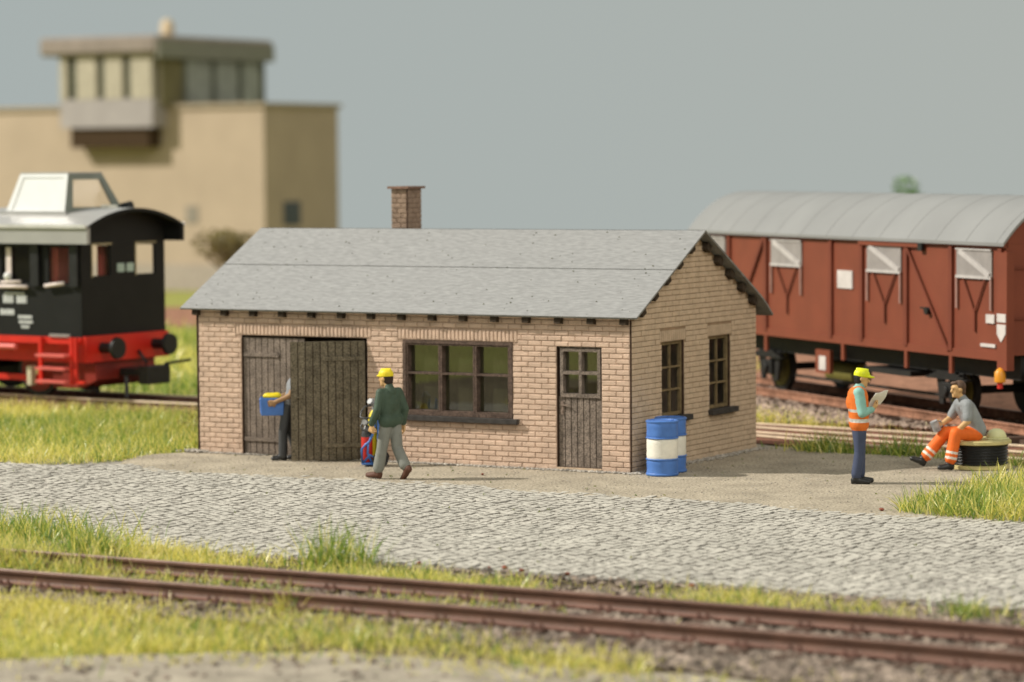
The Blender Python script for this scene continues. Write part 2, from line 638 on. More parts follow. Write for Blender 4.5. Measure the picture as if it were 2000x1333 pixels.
def scatter(n, poly, z=0., seed=3, dens=None):
    r = np.random.default_rng(seed)
    p = np.array(poly)
    x = r.uniform(p[:, 0].min(), p[:, 0].max(), n)
    y = r.uniform(p[:, 1].min(), p[:, 1].max(), n)
    k = inpoly(x, y, poly)
    if dens is not None:
        k &= r.uniform(0, 1, n) < dens(x, y)
    x, y = x[k], y[k]
    return np.stack([x, y, np.full_like(x, z)], 1)


# grit along the foot of the shed walls
n = 1500
gx = RNG.uniform(-8.75, .1, n)
gp = np.stack([gx, -np.abs(RNG.normal(0, .07, n)) - .02, np.zeros(n)], 1)
gp = gp[~((gp[:, 0] > -7.6) & (gp[:, 0] < -5.1) & (RNG.uniform(0, 1, n) < .7))]
n = 900
g2 = np.stack([np.abs(RNG.normal(0, .09, n)) + .02, RNG.uniform(-.1, 4.9, n), np.zeros(n)], 1)
g3 = np.stack([RNG.normal(-8.62, .12, 160), RNG.normal(-.05, .12, 160), np.full(160, .02)], 1)
stones("grit", np.concatenate([gp, g2, g3]), .026, GRIT, .008)
# ballast of the foreground track, thick to the right
BP = [(-3, -12.9), (5.3, -11.9), (8, -11.6), (16, -11.6), (16, -16.6), (10, -16.6), (7, -16.2), (1, -15.8), (-3, -15.6)]
dn = lambda x, y: np.clip((x + 4) / 10, .12, 1) * np.where(y > -12.6, np.clip((x - 4) / 4, .05, 1), 1)
stones("ballast", scatter(15000, BP, -.02, 5, dn), .075, BALLAST, .0, 8)
stones("sand_pebbles", scatter(1300, [(1, -20), (4.5, -17.4), (8.6, -16.6), (17, -15.8), (17, -19), (4, -23)], -.04, 61), .04, BALLAST, .0, 62)
edge = np.stack([RNG.uniform(-3, 13, 1500), -11.1 + RNG.normal(0, .16, 1500), np.zeros(1500)], 1)
stones("road_edge_grit", edge, .035, BALLAST, -.03, 12)
stones("loose_pebbles", np.concatenate([scatter(3200, APRON_POLY, 0, 31), scatter(900, ROAD, .01, 32)]), .011, GRIT, .004, 9)
REDST = mat("red_brick_crumb", (.22, .07, .045), .9, .2, .3, 9, .4, 40)
stones("brick_crumbs", np.array([(3.6, -10.85, .0), (3.8, -10.8, 0), (4.1, -10.9, 0), (4.75, -10.9, 0), (-2.05, -1.3, .02), (6.6, -11.2, 0), (5.65, -3.05, .02), (2.6, -10.9, 0)]), .045, REDST, .0, 4)

# ------------------------------------------------------------------ shed
shed = thing("brick_shed", "small brown brick shed with grey gabled roof and one double door leaf swung open", "building")
L_, W_, HE = 8.6003, 4.8065, 2.55
SL = .537
RIDGE_Y = W_ / 2
top_at = lambda y: 2.555 + (y if y < RIDGE_Y else W_ - y) * SL
OPEN_F = [(-7.6625, -5.0713, -.02, 2.088), (-4.3475, -2.2171, .80, 2.0842), (-1.3849, -.5461, .05, 2.07)]
OPEN_G = [(1.1139, 1.9482, .80, 2.073), (2.9107, 3.737, .80, 2.073)]


def wall_slab(u0, u1, z0, z1, opens, d0, d1, f):
    """wall with openings; f(u, d, z) -> xyz, d0 outer face, d1 inner face"""
    us = sorted({u0, u1, *[o[0] for o in opens], *[o[1] for o in opens]})
    zs = sorted({z0, z1, *[max(z0, o[2]) for o in opens], *[o[3] for o in opens]})
    isopen = lambda u, z: any(o[0] < u < o[1] and o[2] < z < o[3] for o in opens)
    mb = MB()
    solid = {}
    for i in range(len(us) - 1):
        for j in range(len(zs) - 1):
            solid[i, j] = not isopen((us[i] + us[i + 1]) / 2, (zs[j] + zs[j + 1]) / 2)
    for (i, j), s in solid.items():
        if not s:
            continue
        a, b, c, d = us[i], us[i + 1], zs[j], zs[j + 1]
        mb.add([f(a, d0, c), f(b, d0, c), f(b, d0, d), f(a, d0, d)], [(0, 1, 2, 3)], 0)
        mb.add([f(a, d1, c), f(b, d1, c), f(b, d1, d), f(a, d1, d)], [(3, 2, 1, 0)], 2)
        if not solid.get((i - 1, j), False):
            mb.add([f(a, d0, c), f(a, d1, c), f(a, d1, d), f(a, d0, d)], [(3, 2, 1, 0)], 1)
        if not solid.get((i + 1, j), False):
            mb.add([f(b, d0, c), f(b, d1, c), f(b, d1, d), f(b, d0, d)], [(0, 1, 2, 3)], 1)
        if not solid.get((i, j - 1), False):
            mb.add([f(a, d0, c), f(b, d0, c), f(b, d1, c), f(a, d1, c)], [(3, 2, 1, 0)], 1)
        if not solid.get((i, j + 1), False):
            mb.add([f(a, d0, d), f(b, d0, d), f(b, d1, d), f(a, d1, d)], [(0, 1, 2, 3)], 1)
    return mb


REC, TH = .016, .13
front_wall = wall_slab(-L_, -.02, 0, HE, OPEN_F, REC, TH, lambda u, d, z: (u, d, z)).build("front_wall", [MORTAR, BURNT, INNER], shed)
gable = wall_slab(.035, W_, 0, HE, OPEN_G, REC, TH, lambda u, d, z: (-d, u, z))
tri_o = [(-REC, 0, HE), (-REC, W_, HE), (-REC, RIDGE_Y, top_at(RIDGE_Y) - .01)]
gable.add(tri_o, [(0, 1, 2)], 0)
gable.add([(-TH, y, z) for _, y, z in tri_o], [(2, 1, 0)], 2)
gable_wall = gable.build("gable_wall", [MORTARG, BURNT, INNER], shed)
mb = MB()
mb.box((-L_, W_ - TH, 0), (-TH - .002, W_, HE), 0)
mb.build("rear_wall", BRICKG, shed)
mb = MB()
mb.prism([(-L_ + .002, TH + .002, 0), (-L_ + .002, W_ - TH - .002, 0), (-L_ + .002, W_ - TH - .002, HE), (-L_ + .002, RIDGE_Y, top_at(RIDGE_Y) - .01), (-L_ + .002, TH + .002, HE)], (TH, 0, 0))
mb.build("end_wall", BRICKG, shed)
mb = MB()
mb.add([(-L_ + .1, .1, .012), (-.1, .1, .012), (-.1, W_ - .1, .012), (-L_ + .1, W_ - .1, .012)], [(0, 1, 2, 3)])
mb.build("floor", INNER, shed)
# partition between the store behind the double door and the workshop
mb = MB()
mb.box((-4.72, TH + .002, .014), (-4.62, W_ - TH - .002, 2.54))
mb.build("partition", INNER, shed)

# bricks
CH, BL = .0886, .2525


def brick_mesh(w, h, seed, m):
    r = random.Random(seed)
    mb = MB()
    j = lambda s: r.uniform(-s, s)
    a, b = w / 2, h / 2
    pts = [(-a, -b), (a, -b), (a, b), (-a, b)]
    back = [(x, 0, z) for x, z in pts]
    ring = [(x * .985 + j(.003), -.009 + j(.002), z * .94 + j(.003)) for x, z in pts]
    fr = [(x - math.copysign(.014, x) + j(.006), -.015 + j(.003), z * .68 + j(.006)) for x, z in pts]
    vs = back + ring + fr
    fs = []
    for o in (0, 4):
        for i in range(4):
            k = (i + 1) % 4
            fs.append((o + i, o + k, o + 4 + k, o + 4 + i))
    fs.append((8, 9, 10, 11))
    mb.add(vs, fs)
    return mb


BCACHE = {}


def brick_get(w, h):
    w = round(w * 200) / 200 if w < BL - .03 else round(w, 3)
    k = (round(w, 3), round(h, 3), random.randrange(4))
    if k not in BCACHE:
        mb = brick_mesh(k[0], k[1], hash(k) & 0xffff, None)
        BCACHE[k] = (mb, mb.mesh("brick", BRICK))
    return BCACHE[k]


def courses(u0, u1, nrow, opens, limit=None, seed=0, lintels=(), z_top=None):
    """list of (u centre, z centre, w, h)"""
    out = []
    r = random.Random(seed)
    for j in range(nrow):
        z0 = j * CH
        zc = z0 + CH / 2
        segs = [(u0, u1)]
        if limit:
            a, b = limit(z0 + CH)
            segs = [(max(u0, a), min(u1, b))]
        for (a, b, c, d) in list(opens) + list(lintels):
            if c - .02 < zc < d:
                ns = []
                for s, e in segs:
                    if b <= s or a >= e:
                        ns.append((s, e))
                        continue
                    if a > s:
                        ns.append((s, a))
                    if b < e:
                        ns.append((b, e))
                segs = ns
        off = (BL / 2 if j % 2 else 0) + u1
        for s, e in segs:
            if e - s < .03:
                continue
            cuts = [s]
            k = math.floor((s - off) / BL) + 1
            while off + k * BL < e - .05:
                q = off + k * BL
                if q - cuts[-1] > .05:
                    cuts.append(q)
                k += 1
            cuts.append(e)
            for p, q in zip(cuts, cuts[1:]):
                out.append(((p + q) / 2, zc, q - p - .009, CH - .009))
    return out


LINT_F = [(-7.78, -4.98, 2.088, 2.285), (-4.45, -2.12, 2.0842, 2.285)]
fb = courses(-L_ + .02, -.022, 29, OPEN_F, None, 1, LINT_F)
fb = [b for b in fb if b[1] < HE - .02]
fb.sort(key=lambda b: -b[0])
rest = MB()
for i, (u, z, w, h) in enumerate(fb):
    bm_, me_ = brick_get(w, h)
    jy = random.uniform(-.004, .004)
    if i < 300:
        link(me_, "brick", front_wall, (u, REC - .001 + jy, z), (0, random.uniform(-.006, .006), 0))
    else:
        rest.add([(u + p[0], REC - .001 + jy + p[1], z + p[2]) for p in bm_.v], bm_.f)
for (a, b, c, d) in LINT_F:
    nb = round((b - a) / .0755)
    st = (b - a) / nb
    for i in range(nb):
        bm_ = brick_mesh(st - .018, d - c - .012, i, None)
        rest.add([(a + (i + .5) * st + p[0], REC - .001 + p[1], (c + d) / 2 + p[2]) for p in bm_.v], bm_.f)
rest.build("brick_courses", BRICKS, front_wall, kind="stuff")
LINT_G = [(o[0] - .06, o[1] + .06, 2.073, 2.265) for o in OPEN_G]
lim = lambda z: ((0, W_) if z < HE else ((z - 2.5) / SL, W_ - (z - 2.5) / SL))
gb = courses(.03, W_ - .01, 42, OPEN_G, lim, 2, LINT_G)
rest = MB()
for (u, z, w, h) in gb:
    bm_, _ = brick_get(w, h)
    jy = random.uniform(-.003, .003) - .004
    rest.add([(-(REC - .003 + jy + p[1] * .6), u + p[0], z + p[2]) for p in bm_.v], bm_.f)
for (a, b, c, d) in LINT_G:
    nb = round((b - a) / .0755)
    st = (b - a) / nb
    for i in range(nb):
        bm_ = brick_mesh(st - .022, d - c - .012, i + 90, None)
        rest.add([(-(REC - .003 + p[1] * .6), a + (i + .5) * st + p[0], (c + d) / 2 + p[2]) for p in bm_.v], bm_.f)
rest.build("brick_courses", BRICKG, gable_wall, kind="stuff")
# corner seams of the card kit
for a, b in (((-.02, .001, 0), (-.003, .03, HE - .06)), ((-L_ - .012, -.004, 0), (-L_ + .018, .1, HE - .06))):
    MB().box(a, b).build("corner_seam", BURNT, shed)

# roof: two strips of card on the front slope, one on the rear slope
ZR, YE, ZE = 3.9007, -.16, 2.546
x0, x1 = -L_ - .255, .185
nrm = Vector((0, -SL, 1)).normalized()
TK = .03


def roof_strip(t0, t1, name, lift=0.):
    def P(x, t, k):
        y = YE + (RIDGE_Y - YE) * t
        z = ZE + (ZR - ZE) * t
        return Vector((x, y, z)) - nrm * (TK * k) + nrm * lift
    mb = MB()
    vs = [P(x0, t0, 0), P(x1, t0, 0), P(x1, t1, 0), P(x0, t1, 0), P(x0, t0, 1), P(x1, t0, 1), P(x1, t1, 1), P(x0, t1, 1)]
    mb.add(vs, [(0, 1, 2, 3)], 0)
    mb.add(vs, [(7, 6, 5, 4), (4, 5, 1, 0), (5, 6, 2, 1), (6, 7, 3, 2), (7, 4, 0, 3)], 1)
    return mb.build(name, [ROOF, ROOFE], roof)


roof = bpy.data.objects.new("roof", None)
COL.objects.link(roof)
roof.parent = shed
SEAM = .537
roof_strip(0, SEAM - .0035, "roof_sheet")
roof_strip(SEAM + .0035, 1 - .004, "roof_sheet")
mb = MB()
prof = []
for k in range(0, 13):
    t = k / 12
    y = RIDGE_Y + (W_ + .30 - RIDGE_Y) * t
    z = ZR - (y - RIDGE_Y) * SL - max(0, t - .8) ** 2 * 2.2
    prof.append((y, z))
vs = []
for y, z in prof:
    vs += [(x0, y, z), (x1, y, z), (x0, y - .014, z - TK), (x1, y - .014, z - TK)]
for k in range(12):
    a = 4 * k
    mb.add([vs[a], vs[a + 1], vs[a + 5], vs[a + 4]], [(0, 1, 2, 3)], 0)
    mb.add([vs[a + 2], vs[a + 3], vs[a + 7], vs[a + 6]], [(3, 2, 1, 0)], 1)
    mb.add([vs[a + 1], vs[a + 3], vs[a + 7], vs[a + 5]], [(0, 1, 2, 3)], 1)
    mb.add([vs[a], vs[a + 2], vs[a + 6], vs[a + 4]], [(3, 2, 1, 0)], 1)
mb.add(vs[-4:], [(0, 1, 3, 2)], 1)
mb.build("roof_sheet", [ROOF, ROOFE], roof, smooth='angle')
# flecks of flock lying on the roof
FLECK = mat("flock_fleck", (.08, .085, .03), .9, .1, .5, 9)
fx = RNG.uniform(x0 + .1, x1 - .1, 130)
ft = RNG.uniform(.02, .97, 130)
fp = np.stack([fx, YE + (RIDGE_Y - YE) * ft, ZE + (ZR - ZE) * ft], 1)
o = stones("flock_flecks", fp, .013, FLECK, .004, 41, parent=roof)
# rafter tails and gable purlin ends
mb = MB()
mb.box((-.058, -.10, -.062), (.058, .02, .05))
tail = mb.mesh("rafter_tail", TIMBER)
for i in range(15):
    x = -L_ + .02 + i * (L_ - .12) / 14
    link(tail, "rafter_tail", roof, (x, 0, 2.475), (math.radians(-8), 0, 0))
mb = MB()
mb.box((-.02, -.075, -.065), (.105, .075, .055))
purl = mb.mesh("purlin_end", TIMBER)
ANG = math.atan(SL)
for i in range(5):
    y = .27 + i * .455
    link(purl, "purlin_end", roof, (.0, y, top_at(y) - .075), (ANG, 0, 0))
    y = W_ - y
    link(purl, "purlin_end", roof, (.0, y, top_at(y) - .075), (-ANG, 0, 0))

# chimney on the rear slope
chim = bpy.data.objects.new("chimney", None)
COL.objects.link(chim)
chim.parent = shed
CX0, CX1, CY0, CY1, CZ1 = -6.37, -6.03, 2.92, 3.42, 4.60
chim.location = ((CX0 + CX1) / 2, (CY0 + CY1) / 2, 3.4)
hw, hd = (CX1 - CX0) / 2, (CY1 - CY0) / 2
mb = MB()
mb.box((-hw + .012, -hd + .012, -.2), (hw - .012, hd - .012, CZ1 - 3.4))
mb.build("stack", MORTAR, chim)
mb = MB()
for j in range(15):
    z = -.13 + j * CH + CH / 2
    if z + CH / 2 > CZ1 - 3.4:
        break
    for side in range(4):
        ln = (2 * hw, 2 * hd, 2 * hw, 2 * hd)[side]
        cuts = [0, ln * (.62 if j % 2 else .38), ln]
        for a, b in zip(cuts, cuts[1:]):
            bm_ = brick_mesh(b - a - .012, CH - .011, j * 7 + side, None)
            for_v = []
            for p in bm_.v:
                u, d, zz = (a + b) / 2 - ln / 2 + p[0], p[1], z + p[2]
                for_v.append([(u, -hd + .012 + d, zz), (hw - .012 - d, u, zz), (-u, hd - .012 - d, zz), (-hw + .012 + d, -u, zz)][side])
            mb.add(for_v, bm_.f)
mb.build("chimney_bricks", CHIMB, chim, kind="stuff")
MB().box((hw - .016, -hd - .006, -.13), (hw + .006, -hd + .012, CZ1 - 3.402)).build("corner_seam", BURNT, chim)
mb = MB()
zt = CZ1 - 3.4
for a, b in (((-hw - .05, -hd - .05), (hw + .05, -hd + .07)), ((-hw - .05, hd - .07), (hw + .05, hd + .05)), ((-hw - .05, -hd + .07), (-hw + .07, hd - .07)), ((hw - .07, -hd + .07), (hw + .05, hd - .07))):
    mb.box((*a, zt), (*b, zt + .045))
mb.build("chimney_cap", mat("chimney_cap_card", (.22, .135, .10), .9, .1, .2, 9, .3, 60), chim)

# front window
win = bpy.data.objects.new("window", None)
COL.objects.link(win)
win.parent = shed
wx0, wx1, wz0, wz1 = -4.3475, -2.2171, .815, 2.0842
win.location = ((wx0 + wx1) / 2, 0, wz0)
ww, wh = wx1 - wx0, wz1 - wz0
F0, F1 = .012, .10
mb = MB()
t = .055
mb.box((-ww / 2 + .002, F0 - .02, .0), (ww / 2 - .002, F1, t))
mb.box((-ww / 2 + .002, F0 - .02, wh - t), (ww / 2 - .002, F1, wh - .003))
mb.box((-ww / 2 + .002, F0 - .02, t), (-ww / 2 + t, F1, wh - t))
mb.box((ww / 2 - t, F0 - .02, t), (ww / 2 - .002, F1, wh - t))
mb.build("window_frame", FRAMEW, win)
cell = (ww - 2 * t) / 3
for c in range(3):
    a = -ww / 2 + t + c * cell
    mb = MB()
    s = .034
    y0, y1 = F0 - .006, F1 + .05
    zm = wh * .56
    e0 = .004 if c else 0.
    mb.box((a + e0, y0, t), (a + s, y1, wh - t))
    mb.box((a + cell - s, y0, t), (a + cell - (.004 if c < 2 else 0), y1, wh - t))
    mb.box((a + s, y0, t), (a + cell - s, y1, t + .03))
    mb.box((a + s, y0, wh - t - .03), (a + cell - s, y1, wh - t))
    mb.box((a + s, y0 + .004, zm - .017), (a + cell - s, y1 - .004, zm + .017))
    mb.build("casement", FRAMEW, win)
    for za, zb in ((t + .03, zm - .017), (zm + .017, wh - t - .03)):
        mb = MB()
        mb.add([(a + s, F1 + .03, za), (a + cell - s, F1 + .03, za), (a + cell - s, F1 + .03, zb), (a + s, F1 + .03, zb)], [(0, 1, 2, 3)])
        mb.build("pane", PANE, win)
mb = MB()
mb.box((-ww / 2 - .03, -.088, -.092), (ww / 2 + .125, .008, -.004))
mb.build("window_sill", SILL, win, bevel=.008)

# gable windows
for (a, b, c, d) in OPEN_G:
    gw = bpy.data.objects.new("window", None)
    COL.objects.link(gw)
    gw.parent = shed
    gw.location = (0, (a + b) / 2, c)
    w2, h2 = (b - a) / 2, d - c
    mb = MB()
    t = .055
    X0, X1 = -.115, -.055
    mb.box((X0, -w2 + .002, .03), (X1, w2 - .002, .03 + t))
    mb.box((X0, -w2 + .002, h2 - t), (X1, w2 - .002, h2 - .002))
    mb.box((X0, -w2 + .002, .03 + t), (X1, -w2 + t, h2 - t))
    mb.box((X0, w2 - t, .03 + t), (X1, w2 - .002, h2 - t))
    mb.box((X0 + .01, -.014, .03 + t), (X1 - .006, .014, h2 - t))
    for k in (1, 2):
        zz = .03 + t + (h2 - 2 * t - .03) * k / 3
        mb.box((X0 + .012, -w2 + t, zz - .016), (X1 - .004, -.014, zz + .016))
        mb.box((X0 + .012, .014, zz - .016), (X1 - .004, w2 - t, zz + .016))
    mb.build("window_frame", FRAMEG, gw)
    for s in (-1, 1):
        for k in range(3):
            z_a = .03 + t + (h2 - 2 * t - .03) * k / 3 + .016
            z_b = .03 + t + (h2 - 2 * t - .03) * (k + 1) / 3 - .016
            ya, yb = (-w2 + t, -.014) if s < 0 else (.014, w2 - t)
            mb = MB()
            mb.add([(X0 + .02, ya, z_a), (X0 + .02, yb, z_a), (X0 + .02, yb, z_b), (X0 + .02, ya, z_b)], [(0, 1, 2, 3)])
            mb.build("pane", PANEG, gw)
    mb = MB()
    mb.box((-.05, -w2 - .05, -.07), (.10, w2 + .14, .022))
    mb.build("window_sill", SILL, gw, bevel=.008)

# small door with four panes
door = bpy.data.objects.new("door", None)
COL.objects.link(door)
door.parent = shed
dx0, dx1, dz0, dz1 = -1.3849, -.5461, .055, 2.07
door.location = ((dx0 + dx1) / 2, .055, dz0)
dw, dh = dx1 - dx0, dz1 - dz0
zsplit = 1.16
npl = 7
pw = (dw - .03) / npl
for i in range(npl):
    a = -dw / 2 + .015 + i * pw
    mb = MB()
    mb.box((a + .009, .0, .0), (a + pw - .009, .03, zsplit))
    mb.build("plank", DOORW, door)
    mb = MB()
    mb.box((a + .006, .0, dh - .055), (a + pw - .006, .03, dh - .003))
    mb.build("plank", DOORW, door)
mb = MB()
mb.box((-dw / 2 + .002, .012, 0), (dw / 2 - .002, .05, zsplit))
MB().box((-dw / 2 + .002, .012, dh - .07), (dw / 2 - .002, .05, dh - .002)).build("door_header", BURNT, door)
mb.build("door_backing", TIMBER, door)
mb = MB()
fz0, fz1 = zsplit - .01, dh - .06
fx0, fx1 = -dw / 2 + .055, dw / 2 - .035
for a, b in (((fx0, fz0), (fx1, fz0 + .06)), ((fx0, fz1 - .05), (fx1, fz1)), ((fx0, fz0 + .06), (fx0 + .055, fz1 - .05)), ((fx1 - .055, fz0 + .06), (fx1, fz1 - .05)),
             ((-.026 + .01, fz0 + .06), (.026 + .01, fz1 - .05)), ((fx0 + .055, (fz0 + fz1) / 2 - .024), (-.016, (fz0 + fz1) / 2 + .03)), ((.036, (fz0 + fz1) / 2 - .024), (fx1 - .055, (fz0 + fz1) / 2 + .03))):
    mb.box((a[0], -.026, a[1]), (b[0], .10, b[1]))
mb.build("window_frame", DOORW, door)
zm = (fz0 + fz1) / 2
for a, b in ((fx0 + .055, -.016), (.036, fx1 - .055)):
    for c, d in ((fz0 + .06, zm - .024), (zm + .03, fz1 - .05)):
        MB().add([(a, .08, c), (b, .08, c), (b, .08, d), (a, .08, d)], [(0, 1, 2, 3)]).build("pane", PANE, door)
mb = MB()
mb.box((-dw / 2 + .05, -.014, .86), (-dw / 2 + .105, 0, 1.08))
mb.bar((-dw / 2 + .07, -.035, 1.02), (-dw / 2 + .2, -.035, 1.02), .022, .022)
mb.cyl((-dw / 2 + .078, 0, 1.02), (-dw / 2 + .078, -.04, 1.02), .015, n=8)
mb.cyl((-dw / 2 + .078, -.002, .92), (-dw / 2 + .078, -.022, .92), .02, n=8)
mb.build("door_handle", mat("door_handle_card", (.22, .165, .13), .6, .4, .2, 9), door)
MB().box((dx0 + .003, -.02, .0), (dx1 - .003, .1, .048)).build("threshold", BRICKG, shed)


# double door: the left leaf shut, the right leaf swung open
def strap(mb, xh, xt, z):
    """strap hinge with an arrow tip from xh to xt"""
    s = 1 if xt > xh else -1
    poly = [(xh, -.024, z - .034), (xt - s * .07, -.024, z - .034), (xt - s * .06, -.024, z - .055), (xt, -.024, z), (xt - s * .06, -.024, z + .055), (xt - s * .07, -.024, z + .034), (xh, -.024, z + .034)]
    if s < 0:
        poly = poly[::-1]
    mb.prism(poly, (0, .024, 0))


def leaf(name, loc, rz, width, sgn, m, label):
    o = bpy.data.objects.new(name, None)
    COL.objects.link(o)
    o.parent = shed
    o.location = loc
    o.rotation_euler = (0, 0, rz)
    o["label"] = label
    hgt = 2.05
    npl = 10
    pw = width / npl
    for i in range(npl):
        a = i * pw
        u0, u1 = (a + .0085, a + pw - .0085) if sgn > 0 else (-(a + pw - .0085), -(a + .0085))
        MB().box((u0, 0, .015), (u1, .022, hgt - random.uniform(0, .004))).build("plank", m, o)
    u0, u1 = (.003, width - .003) if sgn > 0 else (-width + .003, -.003)
    MB().box((u0, .012, .017), (u1, .05, hgt - .006)).build("door_backing", TIMBER, o)
    for z in (.27, 1.75):
        mb = MB()
        strap(mb, sgn * .02, sgn * width * .6, z)
        mb.build("strap_hinge", m, o)
    return o


leaf("door_leaf", (-7.655, .05, 0), 0, 1.285, 1, DOORW, "closed left leaf of the plank double door")
lf = leaf("door_leaf", (-5.085, -.02, 0), math.radians(39), 1.285, -1, DOORL, "right leaf of the plank double door swung open")
mb = MB()
mb.box((-1.235, -.012, 1.03), (-1.18, 0, 1.17))
mb.bar((-1.22, -.03, 1.1), (-1.08, -.03, 1.1), .02, .02)
mb.build("door_handle", DOORL, lf)


# ------------------------------------------------------------------ drums
def drum(loc, label, rz):
    t = thing("oil_drum", label, "drum", loc, rz, "blue and white drums by the shed corner")
    R = .252
    def band(z0, z1, m, name, lo, hi):
        prof = [(R - .006, z0)]
        for z in np.linspace(z0 + .004, z1 - .004, 6):
            prof.append((R + .004 * math.sin(z * 40), z))
        prof.append((R - .006, z1))
        if lo:
            prof = [(R - .03, z0), (R + .012, z0 + .012), (R + .016, z0 + .035), (R, z0 + .055)] + prof[2:]
        if hi:
            prof = prof[:-2] + [(R, z1 - .05), (R + .014, z1 - .03), (R + .014, z1 - .012), (R - .006, z1), (R - .022, z1), (R - .03, z1 - .015), (.02, z1 - .012)]
        return MB().lathe(prof, n=36).build(name, m, t, smooth='angle')
    band(.0, .27, BLUE, "lower_band", True, False)
    band(.27, .61, WHITE, "middle_band", False, False)
    band(.61, .90, BLUE, "upper_band", False, True)
    for z in (.27, .615):
        MB().lathe([(R - .01, z - .016), (R + .012, z - .01), (R + .016, z), (R + .012, z + .01), (R - .01, z + .016)], n=36).build("rolling_hoop", BLUE, t, smooth=True)
    mb = MB()
    mb.cyl((.15, .05, .885), (.15, .05, .902), .035, n=10)
    mb.cyl((-.12, -.1, .885), (-.12, -.1, .9), .022, n=10)
    mb.build("bung", BLUE, t)
    return t


drum((.57, -.02, 0), "nearer blue drum with white middle band standing in front of the other drum", .3)
drum((.44, .54, 0), "farther blue and white drum half hidden behind the nearer drum", 1.9)


# ------------------------------------------------------------------ figures
def prim_mesh(mb, pr):
    if pr[0] == 'c':
        _, lab, a, b, ra, rb = pr[:6]
        a, b = Vector(a), Vector(b)
        d = b - a
        L = d.length
        d = d.normalized() if L > 1e-6 else Vector((0, 0, 1))
        s = d.cross(Vector((.01, .02, 1)))
        if s.length < 1e-3:
            s = d.cross(Vector((1, 0, 0)))
        s.normalize()
        u = s.cross(d)
        n = 14
        prof = []
        for i in range(1, 5):
            t = -math.pi / 2 + math.pi / 2 * i / 4
            prof.append((ra * math.cos(t), ra * math.sin(t)))
        for i in range(0, 4):
            t = math.pi / 2 * i / 4
            prof.append((rb * math.cos(t), L + rb * math.sin(t)))
        vs, fs = [], []
        for r, h in prof:
            for k in range(n):
                t = 2 * math.pi * k / n
                vs.append(a + d * h + s * (r * math.cos(t)) + u * (r * math.sin(t)))
        m = len(prof)
        for i in range(m - 1):
            for k in range(n):
                p, q = i * n + k, i * n + (k + 1) % n
                fs.append((p, q, q + n, p + n))
        vs += [a - d * ra, b + d * rb]
        for k in range(n):
            fs.append((m * n, (k + 1) % n, k))
            fs.append((m * n + 1, (m - 1) * n + k, (m - 1) * n + (k + 1) % n))
        mb.add(vs, fs)
    else:
        _, lab, c, r, R = pr[:5]
        t = MB()
        t.ball((0, 0, 0), r, 16)
        mb.add([Vector(c) + (R @ Vector(p)) for p in t.v], t.f)


def prim_dist(pr, P):
    if pr[0] == 'c':
        a, b, ra, rb = np.array(pr[2]), np.array(pr[3]), pr[4], pr[5]
        d = b - a
        t = np.clip(((P - a) @ d) / max(d @ d, 1e-9), 0, 1)
        return np.linalg.norm(P - a - t[:, None] * d, axis=1) - (ra + (rb - ra) * t)
    c, r, R = np.array(pr[2]), np.array(pr[3]), np.array(pr[4])
    q = (P - c) @ R
    k = np.linalg.norm(q / r, axis=1)
    return (k - 1) * np.min(r)


def sculpt(name, prims, mats, parent, voxel=.0115, rule=None, smooth=3):
    """one continuous skin over the primitives, coloured by the nearest one"""
    mb = MB()
    for p in prims:
        prim_mesh(mb, p)
    tmp = mb.build("tmp", [])
    r = tmp.modifiers.new("r", 'REMESH')
    r.mode = 'VOXEL'
    r.voxel_size = voxel
    s = tmp.modifiers.new("s", 'SMOOTH')
    s.iterations = smooth
    s.factor = .5
    dg = bpy.context.evaluated_depsgraph_get()
    me = bpy.data.meshes.new_from_object(tmp.evaluated_get(dg))
    bpy.data.objects.remove(tmp)
    me.name = name
    labs = list(mats.keys())
    for k in labs:
        me.materials.append(mats[k])
    n = len(me.polygons)
    C = np.zeros(n * 3)
    me.polygons.foreach_get("center", C)
    C = C.reshape(-1, 3)
    D = np.stack([prim_dist(p, C) - (p[-1] if isinstance(p[-1], float) and p[0] == 'x' else 0) for p in prims], 1)
    li = np.array([labs.index(p[1]) for p in prims])[np.argmin(D, 1)]
    if rule:
        li = rule(li, C, labs)
    me.polygons.foreach_set("material_index", li.astype(np.int32))
    me.shade_smooth()
    me.update()
    o = bpy.data.objects.new(name, me)
    COL.objects.link(o)
    o.parent = parent
    return o


I3 = Matrix.Identity(3)
V3 = lambda *a: Vector(a)


def rot(axis, deg):
    return Matrix.Rotation(math.radians(deg), 3, axis)


def scaled(prims, c, s):
    """the primitives scaled about c (painted figures have big heads)"""
    out = []
    c = Vector(c)
    for p in prims:
        if p[0] == 'c':
            out.append(('c', p[1], c + (Vector(p[2]) - c) * s, c + (Vector(p[3]) - c) * s, p[4] * s, p[5] * s))
        else:
            out.append(('e', p[1], c + (Vector(p[2]) - c) * s, tuple(q * s for q in p[3]), p[4]))
    return out


def fat(prims, k, labs):
    """thicker limbs for the labels given"""
    return [(p[0], p[1], p[2], p[3], p[4] * k, p[5] * k) if p[0] == 'c' and p[1] in labs else p for p in prims]


HS = 1.14


